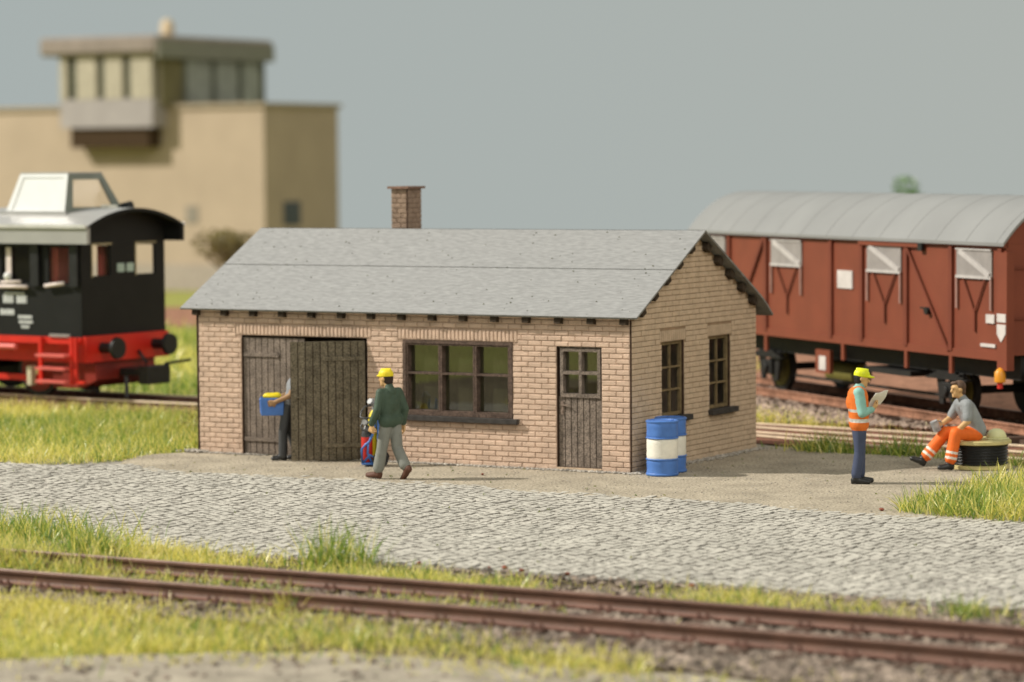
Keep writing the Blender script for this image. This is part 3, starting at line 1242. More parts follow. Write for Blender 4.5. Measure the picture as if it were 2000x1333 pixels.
def head_prims(c, R, skin='skin', eyes=True):
    """c: head centre, R: head orientation (x forward, y left)"""
    A = lambda x, y, z: Vector(c) + R @ Vector((x, y, z))
    out = [('e', skin, A(-.005, 0, .015), (.098, .079, .108), R), ('e', skin, A(.03, 0, -.055), (.062, .056, .066), R),
           ('c', skin, A(.088, 0, .012), A(.106, 0, -.022), .011, .017), ('e', skin, A(.082, 0, .034), (.02, .055, .016), R),
           ('e', skin, A(-.005, .08, -.005), (.026, .014, .034), R), ('e', skin, A(-.005, -.08, -.005), (.026, .014, .034), R),
           ('c', skin, A(.083, .02, -.062), A(.083, -.02, -.062), .0105, .0105), ('e', skin, A(.075, 0, -.095), (.024, .028, .02), R)]
    if eyes:
        out += [('e', 'eye', A(.086, .031, .010), (.010, .011, .0065), R), ('e', 'eye', A(.086, -.031, .010), (.010, .011, .0065), R)]
    return scaled(out, c, HS)


def hand_prims(w, d, palm_n, side, curl=35, lab='skin', s=1.22):
    """w wrist, d direction of the hand, palm_n normal out of the palm, side +1 when the thumb lies at +cross"""
    w, d, pn = Vector(w), Vector(d).normalized(), Vector(palm_n).normalized()
    t = d.cross(pn).normalized() * side
    pn = t.cross(d).normalized() * side if side > 0 else d.cross(t).normalized()
    if pn.dot(Vector(palm_n)) < 0:
        pn = -pn
    out = []
    for k in range(4):
        off = (k - 1.5) * .022 * s
        out.append(('c', lab, w + d * .01, w + d * .085 * s + t * off, .024 * s, .017 * s))
    for k, ln in enumerate((.052, .066, .07, .058)):
        off = (k - 1.5) * .023 * s
        p = w + d * .09 * s + t * off
        c1, c2 = math.radians(curl), math.radians(curl * 2.1)
        q = p + (d * math.cos(c1) + pn * math.sin(c1)) * ln * .55 * s
        r = q + (d * math.cos(c2) + pn * math.sin(c2)) * ln * .6 * s
        out += [('c', lab, p, q, .0125 * s, .0115 * s), ('c', lab, q, r, .0115 * s, .0095 * s)]
    p = w + d * .025 * s + t * .035 * s
    q = p + (d * .6 + t * .55 + pn * .5).normalized() * .045 * s
    r = q + (d * .9 + pn * .5).normalized() * .035 * s
    out += [('c', lab, p, q, .016 * s, .0135 * s), ('c', lab, q, r, .0135 * s, .0105 * s)]
    return out


def shoe(ank, toe_dir, lab='shoe', pitch=0., ln=.17):
    """boot with heel and toe; pitch > 0 lifts the heel"""
    a = Vector(ank)
    f = Vector(toe_dir).normalized()
    cp, sp = math.cos(pitch), math.sin(pitch)
    ff = f * cp + Vector((0, 0, -sp))
    uu = f * sp + Vector((0, 0, cp))
    s = f.cross(Vector((0, 0, 1)))
    B = lambda x, z, y=0.: a + ff * x + uu * z + s * y
    return [('c', lab, B(-.03, -.035), B(.03, -.04), .05, .048), ('c', lab, B(.04, -.045), B(ln, -.058), .047, .037),
            ('c', lab, B(.06, -.062, .018), B(ln, -.064, .02), .03, .028), ('c', lab, B(.06, -.062, -.018), B(ln, -.064, -.02), .03, .028),
            ('c', lab, B(-.045, -.068), B(.0, -.068), .035, .033), ('c', lab, B(0, .0), B(-.005, .04), .05, .055)]


SKIN = mat("painted_skin", (.60, .37, .17), .6, .3, .1, 14, .1, 80)
EYE = mat("painted_eye", (.16, .095, .05), .6, .3, .1, 14)
HAIRD = mat("dark_brown_hair", (.035, .022, .016), .6, .3, .3, 40, .6, 60)
HAIRB = mat("brown_hair", (.10, .055, .032), .5, .4, .3, 40, .6, 60)


def paint(name, col, **k):
    return mat(name, col, .62, .3, k.get('var', .1), 9, k.get('bump', .25), 30)


def make_helmet(parent, c, R, m, peak=.016):
    """bump cap with a short peak, tilted with the head"""
    o = bpy.data.objects.new("helmet", None)
    A = lambda x, y, z: Vector(c) + R @ Vector((x, y, z))
    pr = [('e', 'h', A(-.008, 0, .062), (.122, .104, .088), R), ('e', 'h', A(-.008, 0, .035), (.124, .108, .03), R),
          ('e', 'h', A(.085, 0, .036), (.05 + peak, .075, .022), R), ('c', 'h', A(-.09, 0, .135), A(.075, 0, .137), .016, .014)]
    return sculpt("helmet", scaled(pr, c, 1.06), {'h': m}, parent, .0105, smooth=4)


# ---- walker seen from behind, green jacket, yellow helmet
def walker():
    t = thing("person", "person in dark green jacket, grey trousers and yellow helmet walking past the open door", "person", (-3.10, -2.42, 0), math.radians(166))
    J = dict(hl=V3(.0, .085, .92), hr=V3(-.01, -.085, .92), kl=V3(.10, .095, .50), al=V3(.20, .10, .10), kr=V3(-.05, -.10, .50), ar=V3(-.25, -.11, .165),
             sl=V3(.035, .185, 1.40), sr=V3(.0, -.185, 1.40), el=V3(.02, .265, 1.13), wl=V3(.14, .275, .885), er=V3(-.08, -.255, 1.12), wr=V3(-.02, -.265, .87), head=V3(.085, .012, 1.625))
    HR = rot('Z', 14) @ rot('Y', 6)
    p = []
    p += [('e', 'trousers', (0, 0, .95), (.125, .165, .11), I3)]
    for s in ('l', 'r'):
        p += [('c', 'trousers', J['h' + s], J['k' + s], .10, .082), ('c', 'trousers', J['k' + s], J['a' + s] + (J['k' + s] - J['a' + s]).normalized() * .085, .08, .086)]
    p += shoe(J['al'] + V3(.0, 0, .01), (1, .08, 0), ln=.21)
    p += shoe(J['ar'] + V3(.0, 0, .02), (1, -.1, 0), pitch=.75, ln=.2)
    for y in (-1, 1):
        p += [('c', 'jacket', (0, y * .075, .97), (.015, y * .1, 1.34), .112, .115)]
    p += [('e', 'jacket', (-.005, 0, 1.22), (.125, .19, .19), I3), ('c', 'jacket', J['sl'] + V3(0, -.03, -.01), J['sr'] + V3(0, .03, -.01), .082, .082), ('c', 'jacket', (-.01, 0, 1.4), (.02, 0, 1.49), .09, .07),
          ('c', 'jacket', (-.01, -.1, .95), (-.01, .1, .95), .132, .132)]
    p += [('c', 'jacket', J['sl'], J['el'], .074, .066), ('c', 'jacket', J['el'], J['wl'] + V3(0, 0, .03), .066, .058), ('c', 'jacket', J['sr'], J['er'], .074, .066), ('c', 'jacket', J['er'], J['wr'] + V3(0, 0, .03), .066, .056)]
    p += [('c', 'skin', (.03, 0, 1.45), J['head'] + V3(-.02, 0, -.05), .058, .055)]
    p += head_prims(J['head'], HR)
    p += hand_prims(J['wl'], (.25, 0, -1), (0, -1, 0), 1, 55)
    p += hand_prims(J['wr'], (.2, 0, -1), (0, 1, 0), -1, 40)
    p = fat(fat(p, 1.1, ('trousers',)), 1.15, ('shoe',))
    sculpt("body", p, {'skin': SKIN, 'eye': EYE, 'jacket': paint("green_jacket", (.055, .085, .058)), 'trousers': paint("grey_trousers", (.22, .225, .20)), 'shoe': paint("brown_boots", (.105, .045, .028))}, t)
    c = J['head']
    A = lambda x, y, z: c + HR @ Vector((x, y, z))
    sculpt("hair", scaled([('e', 'h', A(-.025, 0, .015), (.092, .088, .10), HR), ('e', 'h', A(-.045, 0, -.045), (.062, .075, .06), HR)], c, HS), {'h': HAIRD}, t, .0105)
    make_helmet(t, c, HR @ rot('Y', -4), YELL)
    return t


# ---- standing man with orange vest reading a paper
def reader():
    rz = math.radians(32)
    t = thing("person", "person in orange safety vest and lime yellow helmet standing and reading a paper", "person", (3.90, .22, 0), rz)
    J = dict(hl=V3(.0, .085, .93), hr=V3(.0, -.08, .93), kl=V3(.03, .08, .50), al=V3(.03, .085, .095), kr=V3(.0, -.07, .50), ar=V3(-.055, -.075, .095),
             sl=V3(-.02, .175, 1.44), sr=V3(-.03, -.175, 1.44), el=V3(.03, .225, 1.14), wl=V3(.20, .09, 1.20), er=V3(.02, -.235, 1.13), wr=V3(.18, -.11, 1.17), head=V3(.045, 0, 1.655))
    HR = rot('Y', 12) @ rot('Z', -6)
    p = [('e', 'trousers', (0, 0, .96), (.125, .155, .11), I3)]
    for s in ('l', 'r'):
        p += [('c', 'trousers', J['h' + s], J['k' + s], .098, .075), ('c', 'trousers', J['k' + s], J['a' + s] + V3(0, 0, .06), .074, .07)]
    p += shoe(J['al'], (1, .22, 0), ln=.19)
    p += shoe(J['ar'], (1, -.2, 0), ln=.19)
    for y in (-1, 1):
        p += [('c', 'vest', (.0, y * .075, .99), (-.02, y * .09, 1.38), .118, .122)]
    p += [('e', 'vest', (-.045, 0, 1.28), (.165, .185, .19), I3), ('c', 'vest', (-.03, .09, 1.42), (-.03, -.09, 1.42), .09, .09), ('c', 'vest', (0, -.08, .95), (0, .08, .95), .122, .122)]
    p += [('c', 'shirt', (-.015, 0, 1.46), (.015, 0, 1.535), .082, .068)]
    for s in ('l', 'r'):
        p += [('c', 'shirt', J['s' + s], J['e' + s], .077, .064), ('c', 'shirt', J['e' + s], J['w' + s], .062, .046)]
    p += [('c', 'skin', (.01, 0, 1.49), J['head'] + V3(-.01, 0, -.05), .056, .054)]
    p += head_prims(J['head'], HR)
    p += hand_prims(J['wl'], (.75, -.45, .4), (0, -.6, .8), -1, 40)
    p += hand_prims(J['wr'], (.75, .45, .4), (0, .6, .8), 1, 40)

    p = fat(fat(p, 1.16, ('trousers', 'shirt', 'shoe')), 1.24, ('vest',))

    def rule(li, C, labs):
        v = labs.index('vest')
        st = labs.index('stripe')
        a = (li == v) & (((C[:, 2] > .975) & (C[:, 2] < 1.025)) | ((C[:, 2] > 1.135) & (C[:, 2] < 1.18)))
        li = li.copy()
        li[a] = st
        return li
    sculpt("body", p, {'skin': SKIN, 'eye': EYE, 'vest': paint("orange_vest", (.72, .17, .025)), 'stripe': mat("silver_stripe", (.62, .60, .56), .4, .5, .15, 20, metal=.3), 'shirt': paint("turquoise_shirt", (.25, .48, .43)),
                       'trousers': paint("navy_trousers", (.055, .07, .125)), 'shoe': mat("black_boots", (.02, .02, .02), .4, .4, .2, 9)}, t, rule=rule)
    c = J['head']
    A = lambda x, y, z: c + HR @ Vector((x, y, z))
    sculpt("hair", scaled([('e', 'h', A(-.03, 0, .012), (.09, .088, .10), HR), ('e', 'h', A(-.038, 0, -.04), (.064, .078, .06), HR)], c, HS), {'h': mat("black_hair", (.015, .013, .012), .5, .4, .2, 30, .4, 60)}, t, .0105)
    make_helmet(t, c, HR @ rot('Y', -4), mat("lime_helmet_paint", (.70, .74, .015), .45, .4, .08, 9, .1, 50), .06)
    M4 = Matrix.Translation((3.90, .22, 0)) @ Matrix.Rotation(rz, 4, 'Z')
    mb = MB()
    nx, ny = 9, 7
    g = []
    for k in range(2):
        for i in range(nx):
            for j in range(ny):
                u, v = (i / (nx - 1) - .5) * .33, j / (ny - 1) * .29
                bend = .55 * u * u + .02 * math.sin(v * 22 + u * 9) - k * .006
                g.append(M4 @ Vector((.225 + v * .55 + bend * -.6, u, 1.215 + v * .80 + .015 * math.sin(u * 14))))
                g[-1] += (M4.to_3x3() @ Vector((.8, 0, -.55))) * (k * .006)
    nn = nx * ny
    fs = []
    for i in range(nx - 1):
        for j in range(ny - 1):
            a = i * ny + j
            fs.append((a, a + 1, a + ny + 1, a + ny))
            fs.append((nn + a + ny, nn + a + ny + 1, nn + a + 1, nn + a))
    rim = [i * ny for i in range(nx)] + [(nx - 1) * ny + j for j in range(1, ny)] + [i * ny + ny - 1 for i in range(nx - 2, -1, -1)] + [j for j in range(ny - 2, 0, -1)]
    for a, b in zip(rim, rim[1:] + rim[:1]):
        fs.append((a, b, nn + b, nn + a))
    ctr = sum(g, Vector()) / len(g)
    mb.add([q - ctr for q in g], fs)
    o = mb.build("paper_sheet", mat("white_paper", (.80, .78, .74), .8, .2, .05, 20, .2, 30), smooth='angle')
    o.location = ctr
    o.rotation_euler = (0, 0, math.radians(-48))
    tag(o, "creased white paper held open by the person in the orange vest", "paper")


# ---- seated man, grey polo shirt, orange trousers, on the cable reel
def sitter():
    rz = math.radians(222)
    base = V3(4.70, 3.13, 0)
    t = thing("person", "person in grey polo shirt and orange work trousers sitting on the cable reel", "person", tuple(base), rz)
    SZ = .475
    J = dict(hl=V3(.02, .10, SZ + .10), hr=V3(.02, -.10, SZ + .10), kl=V3(.40, .20, SZ + .13), al=V3(.50, .21, .115), kr=V3(.44, -.14, SZ + .12), ar=V3(.80, -.20, .16),
             sl=V3(.19, .19, 1.06), sr=V3(.20, -.19, 1.06), el=V3(.22, .27, .80), wl=V3(.36, .20, .665), er=V3(.32, -.25, .82), wr=V3(.50, -.14, .74), head=V3(.285, .0, 1.31))
    HR = rot('Z', 6) @ rot('Y', 4)
    p = [('e', 'trousers', (-.02, 0, SZ + .10), (.14, .175, .12), I3)]
    for s in ('l', 'r'):
        p += [('c', 'trousers', J['h' + s], J['k' + s], .10, .078), ('c', 'trousers', J['k' + s], J['a' + s] + (J['k' + s] - J['a' + s]).normalized() * .085, .078, .078)]
    p += shoe(J['al'] + V3(.01, 0, 0), (1, .05, 0))
    p += shoe(J['ar'] + V3(.02, 0, 0), (1, -.05, 0), pitch=-.42)
    for y in (-1, 1):
        p += [('c', 'shirt', (-.03, y * .08, SZ + .17), (.15, y * .10, 1.0), .125, .115)]
    p += [('e', 'shirt', (.06, 0, SZ + .36), (.15, .195, .22), rot('Y', 20)), ('c', 'shirt', J['sl'] + V3(-.01, -.04, 0), J['sr'] + V3(-.01, .04, 0), .088, .088), ('c', 'shirt', (.17, 0, 1.08), (.215, 0, 1.165), .085, .066)]
    for s in ('l', 'r'):
        m = J['s' + s].lerp(J['e' + s], .78)
        p += [('c', 'shirt', J['s' + s], m, .078, .072), ('c', 'skin', m, J['e' + s], .054, .05), ('c', 'skin', J['e' + s], J['w' + s], .05, .037)]
    p += [('c', 'skin', (.21, 0, 1.13), J['head'] + V3(-.02, 0, -.05), .058, .056)]
    p += head_prims(J['head'], HR)
    p += hand_prims(J['wl'], (.75, .0, -.45), (0, 0, -1), 1, 25)
    p += hand_prims(J['wr'], (.85, -.1, -.2), (.2, .9, .1), 1, 50)
    p = fat(fat(fat(p, 1.28, ('trousers',)), 1.15, ('shirt', 'shoe')), 1.1, ('skin',))
    al, kl, ar, kr = [np.array(J[k]) for k in ('al', 'kl', 'ar', 'kr')]

    def rule(li, C, labs):
        v, st = labs.index('trousers'), labs.index('stripe')
        li = li.copy()
        for a, k in ((al, kl), (ar, kr)):
            d = k - a
            L = np.linalg.norm(d)
            d = d / L
            tt = (C - a) @ d
            rad = np.linalg.norm(C - a - tt[:, None] * d, axis=1)
            m = (li == v) & (rad < .125) & (((tt > .075) & (tt < .115)) | ((tt > .165) & (tt < .205)))
            li[m] = st
        return li
    sculpt("body", p, {'skin': SKIN, 'eye': EYE, 'shirt': paint("grey_polo", (.26, .275, .285)), 'trousers': paint("orange_trousers", (.78, .15, .02)), 'stripe': paint("white_stripe", (.75, .68, .60)), 'shoe': mat("black_boots", (.02, .02, .02), .4, .4)}, t, rule=rule)
    c = J['head']
    A = lambda x, y, z: c + HR @ Vector((x, y, z))
    sculpt("hair", scaled([('e', 'h', A(-.028, 0, .035), (.098, .09, .098), HR), ('e', 'h', A(.05, -.01, .095), (.052, .066, .026), HR), ('e', 'h', A(-.06, 0, -.035), (.052, .074, .07), HR)], c, HS), {'h': HAIRB}, t, .0105)
    M4 = Matrix.Translation(base) @ Matrix.Rotation(rz, 4, 'Z')
    # metal can in the right hand
    q = M4 @ V3(.625, -.115, .70)
    can = thing("metal_can", "small silver can held by the seated person", "can", tuple(q), rz)
    can.rotation_euler = (0, math.radians(24), rz)
    MB().lathe([(.058, -.085), (.066, -.08), (.066, .08), (.06, .085)], n=20).build("can_body", SILVER, can, smooth='angle')
    MB().lathe([(.058, .085), (.064, .088), (.064, .096), (.02, .097)], n=20).build("can_lid", SILVER, can, smooth='angle')
    MB().tube([(-.063, 0, .06), (-.11, 0, .05), (-.115, 0, -.03), (-.063, 0, -.05)], .009).build("can_handle", SILVER, can, smooth=True)


# ---- man behind the open leaf carrying a crate
def carrier():
    rz = math.radians(214)
    base = V3(-6.315, -.515, 0)
    t = thing("person", "person in grey overalls carrying a blue crate out from behind the open door leaf", "person", tuple(base), rz)
    J = dict(hl=V3(.02, .085, .93), hr=V3(.0, -.085, .93), kl=V3(.12, .09, .50), al=V3(.13, .09, .10), kr=V3(.0, -.09, .48), ar=V3(-.12, -.1, .12),
             sl=V3(-.10, .18, 1.38), sr=V3(-.10, -.18, 1.38), el=V3(-.02, .25, 1.13), wl=V3(.23, .20, 1.02), er=V3(-.02, -.25, 1.13), wr=V3(.23, -.20, 1.04), head=V3(-.20, 0, 1.60))
    p = [('e', 'trousers', (0, 0, .96), (.125, .16, .11), I3)]
    for s in ('l', 'r'):
        p += [('c', 'trousers', J['h' + s], J['k' + s], .105, .082), ('c', 'trousers', J['k' + s], J['a' + s], .08, .074)]
        p += [('c', 'shirt', J['s' + s], J['s' + s].lerp(J['e' + s], .55), .075, .068), ('c', 'skin', J['s' + s].lerp(J['e' + s], .5), J['e' + s], .055, .052), ('c', 'skin', J['e' + s], J['w' + s], .05, .04)]
    p += shoe(J['al'], (1, .1, 0)) + shoe(J['ar'], (1, -.1, 0), pitch=.2)
    for y in (-1, 1):
        p += [('c', 'shirt', (0, y * .075, .99), (-.11, y * .1, 1.34), .115, .115)]
    p += [('e', 'shirt', (-.07, 0, 1.25), (.13, .18, .18), I3), ('c', 'shirt', J['sl'] + V3(0, -.03, 0), J['sr'] + V3(0, .03, 0), .082, .082), ('c', 'skin', (-.15, 0, 1.43), (-.19, 0, 1.55), .058, .055)]
    p += head_prims(J['head'], I3)
    p += hand_prims(J['wl'], (1, -.15, -.3), (0, -1, 0), 1, 20) + hand_prims(J['wr'], (1, .15, -.3), (0, 1, 0), -1, 20)
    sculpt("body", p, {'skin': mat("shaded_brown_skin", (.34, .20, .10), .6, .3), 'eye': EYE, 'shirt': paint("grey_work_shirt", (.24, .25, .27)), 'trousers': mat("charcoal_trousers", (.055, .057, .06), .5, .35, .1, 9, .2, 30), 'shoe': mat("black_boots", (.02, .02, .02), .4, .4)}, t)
    c = J['head']
    sculpt("hair", scaled([('e', 'h', c + V3(-.02, 0, .03), (.1, .088, .1), I3)], c, HS), {'h': HAIRD}, t, .0105)
    M4 = Matrix.Translation(base) @ Matrix.Rotation(rz, 4, 'Z')
    q = M4 @ V3(.30, .0, .78)
    cr = thing("blue_crate", "blue ribbed crate carried in front of the person behind the door", "crate", tuple(q), rz)
    mb = MB()
    a, b, h = .19, .165, .30
    ta, tb = .205, .18
    mb.add([(-a, -b, 0), (a, -b, 0), (a, b, 0), (-a, b, 0), (-ta, -tb, h), (ta, -tb, h), (ta, tb, h), (-ta, tb, h),
            (-ta + .02, -tb + .02, h), (ta - .02, -tb + .02, h), (ta - .02, tb - .02, h), (-ta + .02, tb - .02, h), (-a + .02, -b + .02, .02), (a - .02, -b + .02, .02), (a - .02, b - .02, .02), (-a + .02, b - .02, .02)],
           [(3, 2, 1, 0), (0, 1, 5, 4), (1, 2, 6, 5), (2, 3, 7, 6), (3, 0, 4, 7), (4, 5, 9, 8), (5, 6, 10, 9), (6, 7, 11, 10), (7, 4, 8, 11), (8, 9, 13, 12), (9, 10, 14, 13), (10, 11, 15, 14), (11, 8, 12, 15), (12, 13, 14, 15)])
    mb.build("crate_tub", BLUE, cr, bevel=.012)
    for k in range(5):
        z = .04 + k * .052
        g = z / h
        xx, yy = a + (ta - a) * g, b + (tb - b) * g
        mb = MB()
        mb.box((xx - .004, -yy + .01, z), (xx + .014, yy - .01, z + .026))
        mb.build("rib", BLUE, cr, bevel=.006)
    sk = sculpt("yellow_sack", [('e', 's', (0, .0, .0), (.165, .135, .06), I3), ('e', 's', (.06, .03, .018), (.09, .08, .045), I3), ('e', 's', (-.08, -.02, .016), (.08, .09, .05), I3)], {'s': YELL}, None, .014)
    sk.location = M4 @ V3(.30, .0, 1.10)
    sk.rotation_euler = (0, 0, rz)
    tag(sk, "yellow sack lying in the top of the blue crate", "sack")


walker()
reader()
sitter()
carrier()

# ------------------------------------------------------------------ gas bottles on a trolley
TX, TY, TR = -4.50, -.78, math.radians(30)
M4 = Matrix.Translation((TX, TY, 0)) @ Matrix.Rotation(TR, 4, 'Z')
tro = thing("bottle_trolley", "blue two wheeled gas bottle trolley beside the open door leaf", "trolley", (TX, TY, 0), TR)
mb = MB()
mb.box((-.17, -.17, .03), (.14, .15, .07))
mb.build("foot_plate", BLUE, tro, bevel=.02)
for y in (-.02, .12):
    mb = MB()
    mb.tube([(-.15, y - .12, .06), (-.155, y - .125, .30), (-.10, y - .13, .37), (-.03, y - .13, .42), (.04, y - .12, .58), (.08, y - .1, .85), (.10, y - .1, 1.0)], .021)
    mb.build("frame_tube", BLUE, tro, smooth=True)
mb = MB()
mb.tube([(-.13, -.135, .08), (-.02, -.14, .20), (.06, -.13, .14)], .02)
mb.tube([(-.05, -.14, .40), (-.06, -.14, .22), (.02, -.135, .06)], .02)
mb.build("brace", BLUE, tro, smooth=True)
mb = MB()
mb.box((.10, -.12, .07), (.135, .16, .78))
mb.build("back_plate", BLUE, tro, bevel=.01)
for y in (-.22, .20):
    mb = MB()
    mb.cyl((.16, y - .02, .13), (.16, y + .02, .13), .13, n=24)
    w = mb.build("wheel", BLACKP, tro, smooth='angle')
    MB().cyl((.16, y - .024, .13), (.16, y + .024, .13), .05, n=16).build("hub", SILVER, w, smooth='angle')
def bottle(name, label, lx, ly, r, h, m, mtop):
    b = thing(name, label, "gas bottle", tuple(M4 @ V3(lx, ly, .072)), TR)
    k = h - .2
    MB().lathe([(r * .9, 0), (r, .02), (r, k)], n=24).build("cylinder_wall", m, b, smooth='angle')
    MB().lathe([(r, k), (r * .96, k + .06), (r * .72, k + .14), (r * .4, k + .19), (.03, h)], n=24).build("shoulder", mtop, b, smooth='angle')
    MB().cyl((0, 0, h - .01), (0, 0, h + .07), .026, n=12).build("valve", SILVER, b, smooth='angle')
    return b
b1 = bottle("gas_bottle", "red gas bottle standing on the blue trolley", -.075, -.02, .095, .62, REDP, mat("bottle_dark_top", (.05, .05, .05), .4, .5))
b2 = bottle("gas_bottle", "taller yellow topped gas bottle standing on the blue trolley",   .035, .09, .09, .86, YELL, YELL)
mb = MB()
mb.ball((0, 0, 0), (.05, .05, .05), 14)
mb.cyl((-.01, -.03, .0), (-.015, -.085, .01), .045, n=18)
mb.cyl((-.06, 0, .0), (.06, 0, 0), .022, n=10)
reg = mb.build("regulator", SILVER, b1, smooth='angle')
reg.location = (-.02, -.05, .67)
mb = MB()
mb.ball((0, 0, 0), (.05, .045, .05), 14)
mb.cyl((-.03, -.03, .03), (-.06, -.07, .06), .05, n=18)
mb.cyl((.03, -.03, .01), (.05, -.085, .0), .045, n=18)
mb.cyl((0, 0, -.1), (0, 0, .1), .02, n=10)
reg = mb.build("regulator", SILVER, b2, smooth='angle')
reg.location = (0, -.01, .96)
hose = MB()
hose.tube([M4 @ V3(*q) for q in ((.0, .02, 1.02), (-.10, -.02, 1.0), (-.16, -.06, .92), (-.18, -.08, .83), (-.12, -.12, .81), (-.02, -.14, .82), (.06, -.10, .81))], .0165)
hose.tube([M4 @ V3(*q) for q in ((-.06, -.06, .82), (-.13, -.12, .76), (-.17, -.14, .68), (-.14, -.16, .62), (-.06, -.17, .60), (.03, -.14, .61), (.08, -.1, .66))], .0165)
ho = hose.build("gas_hose", mat("grey_black_hose", (.05, .048, .05), .4, .5), smooth=True)
tag(ho, "dark grey hose looped over the two gas bottles", "hose")

# ------------------------------------------------------------------ cable reel
RX, RY = 4.72, 3.28
rl = thing("cable_reel", "cable reel lying flat with cream flanges and wound black cable", "cable reel", (RX, RY, 0), .2)
for nm, z in (("lower_flange", 0.), ("upper_flange", .405)):
    MB().lathe([(.50, z), (.53, z + .012), (.53, z + .058), (.50, z + .07), (.09, z + .07)], n=44).build(nm, REEL, rl, smooth='angle')
prof = [(.40, .07)]
for k in range(7):
    z = .07 + k * .0478
    prof += [(.455, z + .006), (.478, z + .018), (.484, z + .024), (.478, z + .03), (.455, z + .042)]
prof.append((.40, .405))
MB().lathe(prof, n=44).build("wound_cable", HOSE, rl, smooth=True)
MB().lathe([(.09, .475), (.12, .478), (.12, .488), (.05, .488)], n=20).build("hub_ring", REEL, rl, smooth='angle')
PALE = mat("pale_helmet_paint", (.68, .66, .36), .5, .4, .06, 9, .1, 40)
hm = thing("safety_helmet", "pale cream yellow safety helmet lying on the reel behind the seated person", "helmet", (4.98, 3.40, .476), .6)
MB().lathe([(.15, .012), (.148, .05), (.132, .10), (.10, .145), (.055, .168), (.012, .174)], n=28, sx=1.12).build("shell", PALE, hm, smooth=True)
MB().lathe([(.165, .0), (.19, .004), (.19, .016), (.148, .026)], n=28, sx=1.12).build("brim", PALE, hm, smooth='angle')


# ------------------------------------------------------------------ tracks
def rail_profile(h=.175):
    k = h / .16
    return [(-.062, 0), (.062, 0), (.062, .012 * k), (.02, .03 * k), (.012, .045 * k), (.012, .105 * k), (.036, .122 * k), (.036, .152 * k), (.028, h), (-.028, h), (-.036, .152 * k), (-.036, .122 * k), (-.012, .105 * k), (-.012, .045 * k), (-.02, .03 * k), (-.062, .012 * k)]


def add_rail(name, pts, z0, parent, mats, h=.175, head=True, wide=False):
    """pts: plan polyline; rail foot at z0"""
    prof = rail_profile(h)
    n = len(prof)
    mb = MB()
    pv = [Vector((p[0], p[1], 0)) for p in pts]
    rings = []
    for i, c in enumerate(pv):
        d = (pv[min(i + 1, len(pv) - 1)] - pv[max(i - 1, 0)]).normalized()
        s = Vector((d.y, -d.x, 0))
        rings.append([c + s * a + Vector((0, 0, z0 + b)) for a, b in prof])
    for i in range(len(pv) - 1):
        for k in range(n):
            q = (k + 1) % n
            mi = 2 if k in ((6, 7, 8, 9, 10) if wide else (7, 8, 9)) and head else (1 if k in (0, 1, 2, 14, 15) else 0)
            mb.add([rings[i][k], rings[i + 1][k], rings[i + 1][q], rings[i][q]], [(0, 1, 2, 3)], mi)
    for r in (rings[0], rings[-1]):
        mb.add(r, [tuple(range(n))], 0)
    return mb.build(name, mats, parent)


def chair_mesh():
    mb = MB()
    mb.box((-.10, -.125, -.012), (.10, .125, .012))
    for y in (-.088, .088):
        for x in (-.055, .055):
            mb.box((x - .024, y - .024, .012), (x + .024, y + .024, .03))
            mb.cyl((x, y, .03), (x, y, .062), .02, .016, n=7)
    return mb.mesh("rail_chair", mat("rusty_chair", (.13, .065, .048), .8, .3, .3, 9, .4, 60))


CHAIR = chair_mesh()


def lerp_line(pts, s):
    """point and heading at arc length s"""
    for a, b in zip(pts, pts[1:]):
        a, b = Vector(a), Vector(b)
        L = (b - a).length
        if s <= L:
            return a + (b - a) * (s / L), math.atan2(b.y - a.y, b.x - a.x)
        s -= L
    return None


def offset_line(pts, o):
    out = []
    pv = [Vector(p) for p in pts]
    for i, c in enumerate(pv):
        d = (pv[min(i + 1, len(pv) - 1)] - pv[max(i - 1, 0)]).normalized()
        out.append((c.x - d.y * o, c.y + d.x * o))
    return out


def track(name, pts, z0, mats, gauge=.7525, step=.62, smat=SLEEP, chairs=True, head=True, sw=2.5, rng=None):
    """name is a plain word; the line runs along pts at the track's centre"""
    root = bpy.data.objects.new(name, None)
    COL.objects.link(root)
    struct(root)
    for o in (-gauge, gauge):
        add_rail("rail", offset_line(pts, o), z0, root, mats, h=.15 if mats is RM2 else .175, head=head, wide=mats is RM2)
    me = MB().box((-.12, -sw / 2, -.14), (.12, sw / 2, -.004)).mesh("sleeper", smat)
    s = .2
    while True:
        q = lerp_line(pts, s)
        if q is None:
            break
        if rng is None or rng[0] < q[0].x < rng[1]:
            link(me, "sleeper", root, (q[0].x, q[0].y, z0 - .003 + random.uniform(-.006, .004)), (0, 0, q[1] + random.uniform(-.015, .015)))
            if chairs:
                for o in (-gauge, gauge):
                    link(CHAIR, "rail_chair", root, (q[0].x - math.sin(q[1]) * o, q[0].y + math.cos(q[1]) * o, z0 - .002), (0, 0, q[1]))
        s += step
    return root


